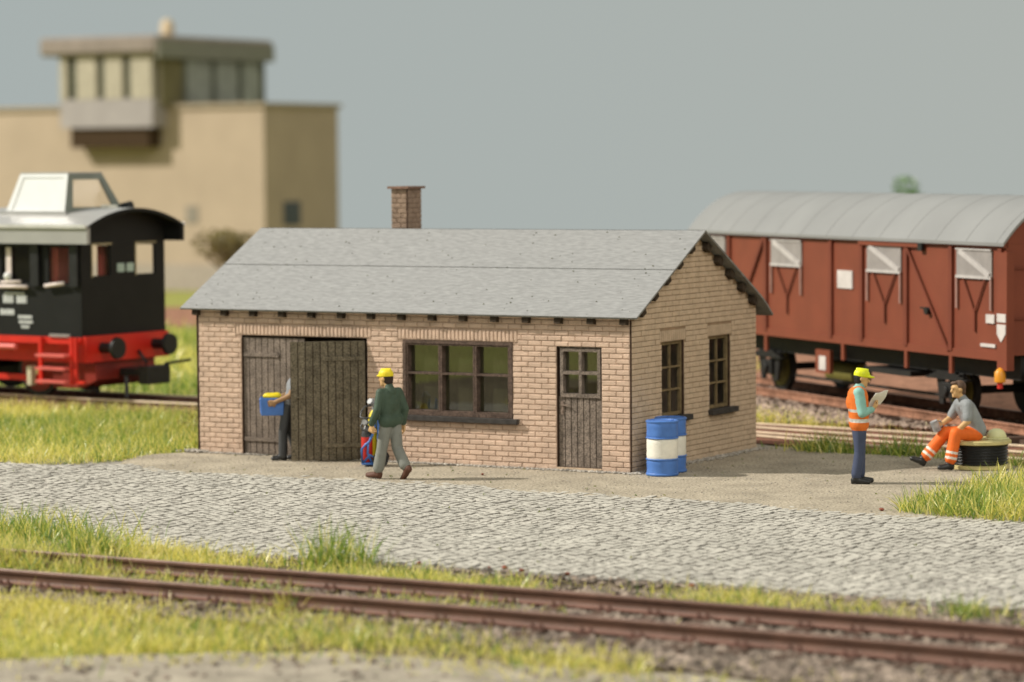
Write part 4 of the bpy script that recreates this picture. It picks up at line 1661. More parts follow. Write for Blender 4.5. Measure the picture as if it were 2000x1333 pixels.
RM = [RAILM, RAILF, RAILM]
RM2 = [RAILF, RAILF, RAILS]
HEADD = mat("worn_rail_head", (.20, .115, .085), .4, .5, .2, 3, metal=.2)
track("foreground_track", [(-9, -14.02), (-4, -14.12), (1, -14.2), (6, -14.27), (11, -14.42), (16, -14.7)], .035, [RAILM, RAILF, HEADD])
track("yard_track", [(-34, 9.35), (-24, 8.42), (-15.5, 7.6), (-9, 7.25), (-5, 7.6)], .05, RM2, chairs=False, smat=mat("red_brown_sleeper", (.20, .09, .06), .9, .2, .2, 4), rng=(-26, 9))
tr2 = bpy.data.objects.new("turnout_track", None)
COL.objects.link(tr2)
struct(tr2)
for y0_, sl_ in ((8.97, -.138), (8.13, -.239), (7.28, -.268), (6.65, -.347)):
    add_rail("rail", [(x_, y0_ + sl_ * x_) for x_ in (-5, 2, 8, 13)], -.12, tr2, RM2, h=.14, wide=True)
sl_me = MB().box((-.12, -1.35, -.1), (.12, 1.35, -.0)).mesh("sleeper", mat("red_brown_sleeper", (.2, .09, .06)))
for k_ in range(26):
    x_ = -4.5 + k_ * .62
    link(sl_me, "sleeper", tr2, (x_, 7.95 - .24 * x_, -.085), (0, 0, -.24))
sheet("turnout_bed", [(-6, 8.0), (-3, 6.9), (0, 5.75), (4, 4.55), (7, 3.6), (14, 1.6), (14, 8.2), (6, 8.6), (0, 9.5), (-6, 10.6)], -.028, mat("brown_turnout_bed", (.21, .10, .068), .95, .1, .2, 3, .5, 20, grain=.25, gscale=15), .08)
mb = MB()
WO = V3(-.06, 12.07, 0)
WD = V3(math.cos(math.radians(-38)), math.sin(math.radians(-38)), 0)
wl = [tuple((WO + WD * k)[:2]) for k in (-30, -10, 10, 22)]
track("wagon_track", wl, .10, [RUSTB, RUSTB, mat("dusty_rail_head", (.34, .17, .11), .5, .4, .15, 3)], chairs=False, smat=SLEEP, rng=(-14, 10))
sheet("far_track_bed", [(-70, 36), (-32, 33.5), (0, 36), (60, 40), (60, 52), (0, 50), (-40, 44), (-66, 40.5)], -.03, RUSTB, .3)
# beds below the far tracks
WN = V3(-WD.y, WD.x, 0)
bed = [tuple((WO + WD * a + WN * b)[:2]) for a, b in ((-40, -1.75), (24, -1.75), (24, 30), (-40, 30))]
sheet("track_bed", bed, -.035, RUSTB, .1)
sheet("yard_bed", [(-40, 8.2), (-24, 6.9), (-15, 6.05), (-8, 5.75), (-5, 6.2), (-5, 8.6), (-15, 9.2), (-40, 11.8)], .042, mat("brown_yard_bed", (.20, .10, .068), .95, .1, .25, 3, .5, 20, grain=.25, gscale=15), .08)
r = np.random.default_rng(77)
n = 9000
a = r.uniform(-14, 10, n)
b = r.uniform(-3.6, 1.7, n)
P = np.stack([WO.x + WD.x * a + WN.x * b, WO.y + WD.y * a + WN.y * b, np.where(b < -1.5, .05 + (b + 1.5) * .03, .03)], 1)
k = (r.uniform(0, 1, n) < np.where(b < -1.1, np.clip((b + 3.9) / 1.2, 0, 1), .5)) & (P[:, 1] > 9.5 - .138 * P[:, 0])
stones("wagon_ballast", P[k], .105, mat("mixed_ballast", (.36, .27, .215), .9, .2, .65, 5, .4, 40, grain=.2, gscale=20), .0, 5)
n = 3500
xs = r.uniform(-26, -5, n)
ys = np.interp(xs, [-34, -24, -15.5, -9, -5], [9.35, 8.42, 7.6, 7.25, 7.6]) + r.uniform(-1.6, 1.3, n)
stones("yard_ballast", np.stack([xs, ys, np.full(n, .05)], 1), .06, mat("red_ballast", (.22, .12, .085), .9, .2, .5, 9, .4, 40), .0, 6)


# ------------------------------------------------------------------ goods wagon
def goods_wagon():
    t = thing("goods_wagon", "brown red covered goods wagon with grey arched roof behind the shed", "wagon", tuple(WO), math.radians(-38))
    X0, X1, Y, Z0, Z1 = -6.95, 5.77, 1.37, 1.56, 3.55
    MB().box((X0, -Y, Z0), (X1, Y, Z1)).build("body", WAGON, t)
    # end gable infill and arched roof
    def arc(y, o=0.):
        return 3.55 + (.82 + o) * (1 - (abs(y) / 1.47) ** 2.3)
    ys = np.linspace(-1.37, 1.37, 17)
    mb = MB()
    mb.prism([(X1 - .05, y, arc(y) - .06) for y in ys[::-1]] + [(X1 - .05, -1.37, 3.552), (X1 - .05, 1.37, 3.552)][::1], (.05, 0, 0))
    mb.build("end_gable", WAGON, t)
    mb = MB()
    mb.prism([(X0, y, arc(y) - .06) for y in ys[::-1]] + [(X0, -1.37, 3.552), (X0, 1.37, 3.552)], (.05, 0, 0))
    mb.build("end_gable", WAGON, t)
    ys = np.linspace(-1.47, 1.47, 25)
    mb = MB()
    vs = []
    for x in (X0 - .07, X1 + .07):
        for y in ys:
            vs.append((x, y, arc(y) + .02))
        for y in ys:
            vs.append((x, y, arc(y) - .04))
    m = len(ys)
    for i in range(m - 1):
        mb.add([vs[i], vs[2 * m + i], vs[2 * m + i + 1], vs[i + 1]], [(0, 1, 2, 3)])
        mb.add([vs[m + i], vs[m + i + 1], vs[3 * m + i + 1], vs[3 * m + i]], [(0, 1, 2, 3)])
        mb.add([vs[i], vs[i + 1], vs[m + i + 1], vs[m + i]], [(0, 1, 2, 3)])
        mb.add([vs[2 * m + i], vs[3 * m + i], vs[3 * m + i + 1], vs[2 * m + i + 1]], [(0, 1, 2, 3)])
    for i in (0, m - 1):
        mb.add([vs[i], vs[m + i], vs[3 * m + i], vs[2 * m + i]], [(0, 1, 2, 3)])
    mb.build("roof", WROOF, t, smooth='angle')
    for x in np.arange(X0 + .9, X1, 1.06):
        mb = MB()
        mb.tube([(x, y, arc(y) + .016) for y in ys], .009, 5)
        mb.build("roof_seam", mat("roof_seam_grey", (.20, .20, .195), .5, .4), t)
    for x in (-5.18, -3.49, -.69, .55, 2.27, 3.91, 5.62):
        for s in (-1, 1):
            MB().box((x - .06, s * Y - .05, Z0 - .0), (x + .06, s * Y + .05, Z1 - .02)).build("post", WAGOND, t)
    for s in (-1, 1):
        MB().box((X0 - .01, s * Y - .03, Z0 - .10), (X1 + .01, s * Y + .03, Z0 + .05)).build("sole_bar", WAGON, t)
        MB().box((X0 + .0, s * Y - .045, Z1 - .07), (X1 - .0, s * Y + .045, Z1 + .03)).build("top_rail", WAGON, t)
    for x in (-3.49, 2.27, 3.91, 5.62, -5.18, -6.7, -.2):
        MB().box((x - .05, -Y - .035, Z0 - .42), (x + .05, -Y + .02, Z0 - .1)).build("stanchion", WAGON, t)
    y = -Y - .02
    for a, b in ((-6.45, -5.35), (-3.25, -1.92), (.77, 2.08), (4.11, 5.33)):
        MB().box((a, y - .012, 2.92), (b, y + .02, 3.43)).build("vent", VENT, t)
        mb = MB()
        mb.bar((a + .12, y - .025, 3.40), (b - .06, y - .025, 2.97), .03, .10)
        mb.bar((a, y - .022, 2.93), (b, y - .022, 2.93), .025, .05)
        mb.bar((a, y - .022, 3.43), (b, y - .022, 3.43), .025, .03)
        mb.build("vent_bar", mat("vent_bar_grey", (.50, .47, .45), .6, .3), t)
        for xx in (a + .02, b - .02):
            MB().bar((xx, y - .018, 2.95), (xx, y - .018, 2.35), .022, .05, upv=(1, 0, 0)).build("vent_runner", mat("runner_grey", (.33, .2, .17), .6, .3), t)
        mb = MB()
        c = (a + b) / 2 + .03
        mb.bar((a + .25, y - .015, 2.9), (c, y - .015, 2.3), .025, .035)
        mb.bar((b - .22, y - .015, 2.9), (c, y - .015, 2.3), .025, .035)
        mb.bar((c, y - .015, 2.3), (c, y - .015, 1.95), .025, .05, upv=(1, 0, 0))
        mb.build("vent_lever", WAGOND, t)
    MB().bar((-3.55, y - .02, 3.5), (-4.5, y - .02, 2.2), .03, .09).build("diagonal_brace", WAGOND, t)
    MB().bar((2.33, y - .02, 3.4), (3.85, y - .02, 1.55), .03, .055).build("diagonal_brace", WAGOND, t)
    MB().box((.5, -Y - .075, 3.42), (2.85, -Y - .046, 3.53)).build("door_runner", WAGON, t)
    MB().box((2.8, -Y - .09, 3.36), (2.95, -Y - .03, 3.56)).build("runner_stop", BLACKP, t)
    mb = MB()
    mb.bar((2.85, -Y - .05, 2.3), (3.2, -Y - .05, 2.3), .03, .03)
    mb.cyl((3.1, -Y, 2.25), (3.1, -Y - .09, 2.25), .07, n=12)
    mb.build("door_latch", BLACKP, t)
    WPL = mat("white_plate", (.60, .56, .53), .6, .3)
    MB().box((-.42, y - .01, 2.55), (.18, y + .02, 2.90)).build("white_plate", WPL, t)
    for (a, b, c, d) in ((5.13, 5.42, 2.12, 2.28), (4.95, 5.45, 1.69, 1.75)):
        MB().box((a, y - .01, c), (b, y + .02, d)).build("white_mark", WPL, t)
    MB().box((5.57, -Y - .07, 2.16), (5.86, -Y - .055, 2.31)).build("white_mark", WPL, t)
    MB().prism([(5.57, -Y - .07, 2.12), (5.57, -Y - .07, 1.95), (5.71, -Y - .07, 1.80), (5.86, -Y - .07, 1.95), (5.86, -Y - .07, 2.12)], (0, .015, 0)).build("white_shield_mark", WPL, t)
    MB().box((5.56, -Y - .055, 1.3), (5.88, -Y + .1, 3.4)).build("corner_post", WAGON, t)
    # end face ribs
    for z in (2.2, 3.1):
        MB().box((X1, -1.3, z), (X1 + .03, 1.3, z + .05)).build("end_rib", WAGOND, t)
    # running gear
    BK = mat("gear_black", (.018, .017, .016), .6, .3)
    OLD = mat("gear_olive", (.16, .14, .03), .7, .3)
    MB().box((X0 + .1, -1.0, 1.1), (X1 - .1, 1.0, 1.54)).build("underframe", BK, t)
    for x in (-4.05, 3.25):
        for s in (-1, 1):
            mb = MB()
            mb.cyl((x, s * .70 - .06, .76), (x, s * .70 + .06, .76), .5, n=28)
            w = mb.build("wheel", BK, t, smooth='angle')
            MB().cyl((x, s * .70 + .065 * s, .76), (x, s * .70 + .075 * s, .76), .40, n=24).build("wheel_disc", OLD, w, smooth='angle')
            mb = MB()
            mb.box((x - .22, s * 1.0 - .1, .62), (x + .22, s * 1.0 + .12, .92))
            mb.cyl((x, s * 1.08, .76), (x, s * 1.16, .76), .1, n=12)
            mb.build("axle_box", BK, t, bevel=.02)
            mb = MB()
            for k in range(4):
                mb.box((x - .75 + k * .14, s * 1.05 - .06, .97 + k * .04), (x + .75 - k * .14, s * 1.05 + .06, 1.005 + k * .04))
            mb.build("leaf_spring", BK, t)
            for q in (-1, 1):
                MB().prism([(x + q * .25, s * 1.0 - .03, 1.12), (x + q * .5, s * 1.0 - .03, 1.12), (x + q * .36, s * 1.0 - .03, .5), (x + q * .22, s * 1.0 - .03, .5)], (0, .06, 0)).build("axle_guard", BK, t)
        MB().cyl((x, -.7, .76), (x, .7, .76), .08, n=10).build("axle", BK, t)
    MB().box((-1.55, -1.28, .82), (-.95, -1.2, 1.28)).build("brake_bracket", WAGON, t)
    MB().box((-1.38, -1.295, .88), (-1.1, -1.28, 1.16)).build("brake_plate", WPL, t)
    MB().cyl((-2.4, -.4, .75), (-1.2, -.4, .75), .22, n=16).build("brake_cylinder", OLD, t, smooth='angle')
    MB().bar((-3.4, -.75, .62), (2.6, -.75, .62), .05, .05).build("brake_rod", BK, t)
    MB().box((.3, -1.2, .95), (2.1, -.5, 1.05)).build("tool_tray", BK, t)
    mb = MB()
    mb.lathe([(.05, -.14), (.1, -.12), (.1, .05), (.06, .1), (.02, .13)], (0, 0, 0), 16)
    l = mb.build("tail_lamp", mat("orange_lamp_paint", (.75, .30, .015), .4, .5), t, smooth='angle')
    l.location = (5.72, -1.46, 1.22)
    MB().cyl((5.72, -1.46, .98), (5.72, -1.46, 1.08), .05, n=10).build("lamp_lens", REDP, t)
    for yy in (-.875, .875):
        mb = MB()
        mb.cyl((X1 - .05, yy, 1.2), (X1 + .5, yy, 1.2), .1, n=14)
        mb.cyl((X1 + .5, yy, 1.2), (X1 + .56, yy, 1.2), .24, n=22)
        mb.build("buffer", BK, t, smooth='angle')
    MB().box((X1 - .05, -.15, 1.0), (X1 + .6, .15, 1.3)).build("coupling", BK, t)


goods_wagon()


# ------------------------------------------------------------------ diesel locomotive
def loco():
    t = thing("diesel_locomotive", "black and red diesel shunting locomotive with silver roof and glazed roof cupola", "locomotive", (-15.96, 7.67, .0), math.radians(-4))
    Y = 1.33
    Zb, Ze = 1.5, 3.46
    XB = -3.1
    # cab sides with window openings
    side_open = [(-2.22, -1.42, 2.62, 3.36), (-.90, -.28, 2.62, 3.36)]
    end_open = [(-.98, -.40, 2.76, 3.40), (.40, 1.02, 2.76, 3.40)]
    for s in (-1, 1):
        wall_slab(XB, 0, Zb, Ze, side_open, s * Y, s * (Y - .06), lambda u, d, z: (u, d, z)).build("cab_side", [LBLACK, LBLACK, LBLACK], t)
    e = wall_slab(-Y + .062, Y - .062, Zb, Ze, end_open, 0, -.06, lambda u, d, z: (d, u, z))
    e.build("cab_end", [LBLACK, LBLACK, LBLACK], t)
    MB().box((XB, -Y + .062, Zb), (XB + .06, Y - .062, Ze)).build("cab_rear", LBLACK, t)
    MB().box((XB + .1, -Y + .1, Zb + .02), (-.1, Y - .1, Zb + .1)).build("cab_floor", LBLACK, t)
    for (a, b, c, d) in side_open:
        MB().add([(a, -Y + .03, c), (b, -Y + .03, c), (b, -Y + .03, d), (a, -Y + .03, d)], [(0, 1, 2, 3)]).build("window_pane", PANEF, t)
    WF = mat("brass_window_rim", (.30, .25, .15), .5, .4)
    for (a, b, c, d) in end_open:
        MB().add([(-.03, a, c), (-.03, b, c), (-.03, b, d), (-.03, a, d)], [(0, 1, 2, 3)]).build("window_pane", PANEF, t)
        mb = MB()
        mb.box((-.01, a - .03, d), (.015, b + .03, d + .04))
        mb.box((-.01, a - .03, c - .03), (.015, a, d))
        mb.build("window_rim", WF, t)
    # red fittings inside the cab
    mb = MB()
    mb.box((-1.75, -.7, 2.0), (-1.35, -.2, 3.1))
    mb.box((-1.0, -1.2, 2.0), (-.75, -.25, 3.4))
    mb.box((-2.4, .3, 2.0), (-1.9, .8, 2.9))
    mb.box((-.36, -.42, 2.2), (-.30, .03, 3.38))
    mb.build("cab_desk", mat("interior_red", (.42, .09, .075), .6, .3), t)
    # roof
    ys = np.linspace(-1.55, 1.55, 21)
    arc = lambda y: 3.80 + .36 * (1 - (abs(y) / 1.55) ** 2)
    xa, xb = XB - .2, .37
    mb = MB()
    m = len(ys)
    vs = [(x, y, arc(y) - k * .07) for x in (xa, xb) for k in (0, 1) for y in ys]
    for i in range(m - 1):
        mb.add([vs[i], vs[2 * m + i], vs[2 * m + i + 1], vs[i + 1]], [(0, 1, 2, 3)], 0)
        mb.add([vs[m + i], vs[m + i + 1], vs[3 * m + i + 1], vs[3 * m + i]], [(0, 1, 2, 3)], 1)
        mb.add([vs[i], vs[i + 1], vs[m + i + 1], vs[m + i]], [(0, 1, 2, 3)], 1)
        mb.add([vs[2 * m + i], vs[3 * m + i], vs[3 * m + i + 1], vs[2 * m + i + 1]], [(0, 1, 2, 3)], 1)
    mb.build("roof", [LROOF, LBLACK], t, smooth='angle')
    for s in (-1, 1):
        MB().box((xa, s * 1.50 - .05, 3.44), (xb, s * 1.50 + .05, 3.80)).build("roof_fascia", LROOF if s < 0 else LBLACK, t)
        MB().bar((xa, s * 1.57, 3.80), (xb, s * 1.57, 3.80), .05, .07).build("rain_gutter", mat("gutter_bright", (.7, .68, .66), .3, .5, metal=.4), t)
    ys2 = np.linspace(-1.32, 1.32, 15)
    mb = MB()
    mb.prism([(-.05, y, arc(y) - .08) for y in ys2[::-1]] + [(-.05, -1.32, Ze + .002), (-.05, 1.32, Ze + .002)], (.05, 0, 0))
    mb.build("end_tympanum", LBLACK, t)
    MB().box((-.5, -.15, 4.12), (-.2, .1, 4.22)).build("roof_vent", WHITE, t, bevel=.03)
    # cupola
    b0 = [(-2.50, -.90, 4.02), (-.82, -.90, 4.02), (-.62, .80, 4.02), (-2.5, .80, 4.02)]
    t0 = [(-2.20, -.72, 4.88), (-.86, -.72, 4.88), (-.92, .42, 4.88), (-2.1, .42, 4.88)]
    def cup_face(i, j, frame, name, m, pane):
        a, b, c, d = [Vector(q) for q in (b0[i], b0[j], t0[j], t0[i])]
        nrm = (b - a).cross(d - a).normalized()
        P = lambda u, v, k: (a.lerp(b, u)).lerp(d.lerp(c, u), v) + nrm * k
        mb = MB()
        f = frame
        ring = [(0, 0), (1, 0), (1, 1), (0, 1)]
        inn = [(f, f * 1.3), (1 - f, f * 1.3), (1 - f, 1 - f), (f, 1 - f)]
        for k in range(4):
            q = (k + 1) % 4
            vs = [P(*ring[k], 0), P(*ring[q], 0), P(*inn[q], 0), P(*inn[k], 0), P(*ring[k], -.05), P(*ring[q], -.05), P(*inn[q], -.05), P(*inn[k], -.05)]
            mb.add(vs, [(0, 1, 2, 3), (7, 6, 5, 4), (3, 2, 6, 7)])
        mb.build(name, m, t)
        mb = MB()
        mb.add([P(*q, -.02) for q in inn], [(0, 1, 2, 3)])
        mb.build("cupola_pane", pane, t)
    CUPSHEET = mat("silver_sheet", (.85, .85, .84), .22, .6, .03, 3, metal=.2)  # plain bright silver panel, frame and pane of the near side alike
    cup_face(0, 1, .09, "cupola_side", CUPSHEET, CUPSHEET)
    cup_face(1, 2, .14, "cupola_end", LGREY, PANEF)
    cup_face(2, 3, .12, "cupola_side", LGREY, PANEF)
    cup_face(3, 0, .14, "cupola_end", LGREY, PANEF)
    mb = MB()
    mb.add([Vector(q) + V3(0, 0, .03) for q in t0] + [Vector(q) for q in t0], [(0, 1, 2, 3), (7, 6, 5, 4), (0, 4, 5, 1), (1, 5, 6, 2), (2, 6, 7, 3), (3, 7, 4, 0)])
    mb.build("cupola_roof", LROOF, t)
    MB().box((-2.6, -.96, 3.98), (-.74, -.90, 4.10)).build("cupola_sill", LROOF, t)
    mb = MB()
    mb.cyl((-.55, .62, 4.15), (-.3, .62, 4.2), .1, n=12)
    mb.build("horn", BLACKP, t)
    # long hood beyond the frame
    MB().box((-8.8, -.95, Zb), (XB, .95, 2.9)).build("hood", LBLACK, t, bevel=.08)
    # chassis
    mb = MB()
    mb.box((-8.8, -1.0, .95), (-.0, 1.0, 1.48))
    mb.build("frame", LRED, t)
    mb = MB()
    mb.box((-9, -1.36, 1.36), (.0, -1.0, 1.5))
    mb.box((-9, 1.0, 1.36), (.0, 1.36, 1.5))
    mb.build("running_board", LRED, t)
    MB().box((.0, -1.32, .98), (.10, 1.32, 1.52)).build("buffer_beam", LRED, t)
    MB().prism([(-.9, -.95, .98), (.0, -.95, .98), (.04, -.95, .60), (-.35, -.95, .42), (-.9, -.95, .42)], (0, 1.9, 0)).build("frame_end", LDRED, t)
    for y in (-.83, .83):
        mb = MB()
        mb.cyl((.1, y, 1.27), (.5, y, 1.27), .11, n=16)
        mb.cyl((.5, y, 1.27), (.57, y, 1.27), .235, .22, n=26)
        mb.build("buffer", BLACKP, t, smooth='angle')
    mb = MB()
    mb.box((.1, -.3, .66), (.75, .3, .82))
    mb.box((.72, -.42, .50), (1.0, .30, .88))
    mb.bar((.9, .2, .9), (1.35, .55, .98), .06, .06)
    mb.build("coupler", BLACKP, t, bevel=.02)
    MB().bar((.25, -.25, .65), (.3, -.3, .2), .08, .08).build("coupler_pin", BLACKP, t)
    MB().tube([(.12, .3, 1.15), (.3, .35, .9), (.25, .3, .7), (.2, .35, .55)], .035).build("brake_hose", BLACKP, t, smooth=True)
    # ladder
    for x in (-1.08, -.22):
        MB().box((x - .04, -1.44, .52), (x + .04, -1.38, 1.5)).build("ladder_rail", LRED, t)
    STEP = mat("step_worn_red", (.68, .14, .12), .5, .4)
    for z in (.56, .83, 1.10):
        MB().box((-1.05, -1.62, z), (-.25, -1.36, z + .05)).build("ladder_step", STEP, t)
    MB().box((-.12, -1.46, .55), (-.06, -1.40, 1.5)).build("guard_iron", LRED, t)
    MB().box((-.12, -1.46, .55), (.14, -1.40, .61)).build("guard_foot", LRED, t)
    MB().cyl((-3.0, -1.44, 1.27), (-1.75, -1.44, 1.27), .06, n=12).build("air_pipe", STEP, t, smooth='angle')
    # wheels and rods
    for x in (-1.68, -3.9, -6.1):
        for s in (-1, 1):
            w = MB().cyl((x, s * .74 - .07, .77), (x, s * .74 + .07, .77), .56, n=32).build("wheel", BLACKP, t, smooth='angle')
            MB().cyl((x, s * (.74 + .072), .77), (x, s * (.74 + .09), .77), .47, n=28).build("wheel_centre", LDRED, w, smooth='angle')
            MB().cyl((x + .05, s * .82, .72), (x + .05, s * .98, .72), .09, n=12).build("crank_pin", mat("pin_brass", (.4, .33, .12), .5, .5), w)
        MB().cyl((x, -.74, .77), (x, .74, .77), .09, n=10).build("axle", BLACKP, t)
    MB().bar((-6.3, -1.0, .60), (-1.5, -1.0, .60), .05, .12).build("coupling_rod", LRED, t)
    mb = MB()
    mb.bar((-1.62, -1.12, .45), (-1.62, -1.12, .85), .14, .12)
    mb.build("counterweight", mat("pale_gear", (.55, .5, .36), .5, .4), t)
    MB().box((-1.2, -.9, .40), (-.55, -.6, .95)).build("sand_box", LDRED, t)
    MB().cyl((-.55, -.75, .5), (-.1, -.75, .35), .07, n=8).build("sand_pipe", BLACKP, t)
    # handrails, lamp, markings
    HR_ = mat("white_handrail", (.72, .62, .58), .5, .4)
    MB().tube([(-2.28, -1.42, 2.53), (-1.42, -1.42, 2.53)], .04).build("handrail", HR_, t, smooth=True)
    MB().tube([(-.92, -1.42, 2.56), (-.40, -1.42, 2.62)], .04).build("handrail", HR_, t, smooth=True)
    MB().tube([(-2.15, -1.42, 2.62), (-1.6, -1.42, 2.64)], .03).build("handrail", HR_, t, smooth=True)
    MB().box((-2.06, -1.36, 2.75), (-1.92, -1.34, 3.35)).build("lever", HR_, t)
    MB().ball((-1.98, -1.40, 2.74), .09).build("lamp", mat("lamp_white", (.8, .8, .78), .3, .5), t, smooth=True)
    for x, y in ((-1.34, -1.36), (-.26, -1.36)):
        MB().box((x, y - .05, 2.55), (x + .22, y, 3.42)).build("door_edge", BLACKP, t)
    MB().box((-.85, -1.40, 1.505), (-.30, -1.30, 1.56)).build("door_sill", mat("sill_grey", (.3, .27, .26), .5, .4), t)
    MARK = mat("white_lettering", (.62, .64, .64), .6, .3)
    rr = random.Random(4)
    for (a, b, z, h) in ((-2.18, -1.90, 2.18, .17), (-1.80, -1.52, 2.18, .17), (-2.14, -1.55, 2.36, .05), (-2.26, -1.88, 1.93, .12), (-1.76, -1.38, 1.86, .07), (-1.74, -1.36, 1.76, .06), (-1.68, -1.46, 1.66, .06)):
        x = a
        mb = MB()
        while x < b - .02:
            w = rr.uniform(.05, .085)
            mb.box((x, -Y - .006, z), (min(x + w, b), -Y + .001, z + h))
            mb.box((x + .015, -Y - .008, z + h * .35), (min(x + w, b) - .012, -Y + .001, z + h * .55))
            x += w + .02
        mb.build("lettering", MARK, t)
    for y in (-.20, .10):
        MB().box((-.001, y, 2.82), (.008, y + .22, 3.0)).build("lettering", mat("green_grey_lettering", (.42, .52, .46), .6, .3), t)


loco()


# ------------------------------------------------------------------ signal box far behind
def signal_box():
    t = thing("signal_box", "cream signal box with glazed bay and flat roofed cabin far behind the locomotive", "building", (-88.95, 120.0, -3.34))
    t.scale = (1.653, 1.653, 1.653)
    CRW = CREAM
    MB().box((-34, 0, -.06), (0, 5.35, 7.25)).build("main_block", CRW, t)
    MB().box((-34.1, -.12, 7.25), (.12, 5.47, 7.42)).build("parapet", mat("parapet_brown", (.33, .27, .20), .85, .1), t)
    MB().box((-34.0, -.06, -.06), (.06, 5.41, 1.0)).build("plinth", mat("plinth_grey", (.36, .31, .26), .9, .1), t)
    # cabin standing across the roof, its glazed bay hanging out over the front wall
    GL = mat("cabin_glazing", (.27, .285, .235), .3, .5, .2, .8)
    MB().box((-9.3, -.5, 7.425), (-4.55, 6.7, 9.55)).build("cabin", mat("cabin_cream", (.40, .35, .27), .85, .1), t)
    MB().box((-4.56, .9, 7.43), (-4.50, 6.6, 9.5)).build("cabin_glazing", GL, t)
    MB().box((-4.56, -.48, 7.43), (-4.48, .9, 9.5)).build("cabin_panel", OLIVEW, t)
    for y in (.95, 3.0, 4.9, 6.5):
        MB().box((-4.5, y - .12, 7.43), (-4.42, y + .12, 9.54)).build("cabin_post", mat("cabin_post_dark", (.14, .15, .12), .8, .2), t)
    MB().box((-10.1, -1.3, 9.4), (-4.2, 7.0, 10.15)).build("cabin_roof", BAYROOF, t, bevel=.12)
    MB().box((-4.3, -1.2, 9.25), (-4.16, 6.95, 9.95)).build("roof_edge", mat("cabin_roof_dark", (.22, .22, .18), .8, .2), t)
    MB().box((-9.3, -.95, 6.5), (-4.7, -.001, 7.66)).build("bay_panel", LAVEN, t)
    MB().box((-9.2, -.8, 7.66), (-4.8, -.52, 9.54)).build("bay_glazing", mat("bay_window_dark", (.07, .075, .05), .3, .5), t)
    for a, b in ((-9.3, -8.95), (-8.45, -7.45), (-7.05, -6.15), (-5.75, -4.7)):
        MB().box((a, -.97, 7.66), (b, -.78, 9.54)).build("bay_pier", mat("bay_pier_cream", (.40, .36, .28), .85, .1), t)
    MB().box((-8.9, -.8, 5.7), (-5.0, -.001, 6.5)).build("bay_corbel", mat("corbel_brown", (.055, .035, .02), .9, .1), t)
    MB().lathe([(.18, 0), (.28, .2), (.28, .6), (.2, .85), (.05, .9)], (-6.2, 2.2, 10.05), 18).build("roof_cowl", mat("cowl_cream", (.6, .48, .32), .7, .2), t, smooth='angle')
    MB().box((-34, 5.36, -.06), (-4.7, 8.6, 7.35)).build("rear_block", CRW, t)
    for (x, z) in ((-3.5, 3.0),):
        MB().box((x - .3, -.03, z - .35), (x + .3, .02, z + .35)).build("window", mat("faint_window", (.25, .22, .18), .4, .4), t)
    MB().box((-.02, 1.3, 2.55), (.03, 2.5, 3.5)).build("window", mat("dark_far_window", (.04, .05, .06), .3, .5), t)


signal_box()
hut = thing("storage_hut", "small grey roofed hut just showing above the shed ridge in the distance", "hut", (-21.5, 61.5, 0), .4)
MB().box((-1.6, -1.4, -.06), (1.6, 1.4, 2.3)).build("hut_wall", mat("hut_wall_grey", (.3, .29, .26), .9, .1), hut)
MB().prism([(-1.8, -1.6, 2.3), (1.8, -1.6, 2.3), (1.8, 0, 2.85), (-1.8, 0, 2.85)][::-1], (0, 0, .12)).build("hut_roof", mat("hut_roof_grey", (.30, .31, .30), .8, .2), hut)
MB().prism([(-1.8, 0, 2.85), (1.8, 0, 2.85), (1.8, 1.6, 2.3), (-1.8, 1.6, 2.3)][::-1], (0, 0, .12)).build("hut_roof", MATS["hut_roof_grey"], hut)


# ------------------------------------------------------------------ plants
def leafmat(name, col, tr=.35):
    m = bpy.data.materials.new(name)
    m.use_nodes = True
    N, L = m.node_tree.nodes, m.node_tree.links
    N.remove(N["Principled BSDF"])
    at = N.new("ShaderNodeAttribute")
    at.attribute_name = "tint"
    d = N.new("ShaderNodeBsdfDiffuse")
    t = N.new("ShaderNodeBsdfTranslucent")
    gl = N.new("ShaderNodeBsdfGlossy")
    gl.inputs["Roughness"].default_value = .35
    gl.inputs["Color"].default_value = (1, 1, .9, 1)
    mx = N.new("ShaderNodeMixShader")
    mx.inputs[0].default_value = tr
    m2 = N.new("ShaderNodeMixShader")
    m2.inputs[0].default_value = .03
    L.new(at.outputs["Color"], d.inputs[0])
    L.new(at.outputs["Color"], t.inputs[0])
    L.new(d.outputs[0], mx.inputs[1])
    L.new(t.outputs[0], mx.inputs[2])
    L.new(mx.outputs[0], m2.inputs[1])
    L.new(gl.outputs[0], m2.inputs[2])
    L.new(m2.outputs[0], N["Material Output"].inputs[0])
    return m


GRASSM = leafmat("static_grass", None, .4)
LEAFM = leafmat("leaf_flock", None, .3)


def set_tint(me, C):
    a = me.color_attributes.new("tint", 'FLOAT_COLOR', 'POINT')
    a.data.foreach_set("color", np.concatenate([C, np.ones((len(C), 1))], 1).astype(np.float32).ravel())


STRAW = np.array([(.84, .75, .23), (.76, .70, .17), (.68, .64, .13), (.86, .78, .36)])
GREEN = np.array([(.19, .32, .055), (.28, .38, .065), (.38, .44, .08), (.14, .25, .05)])


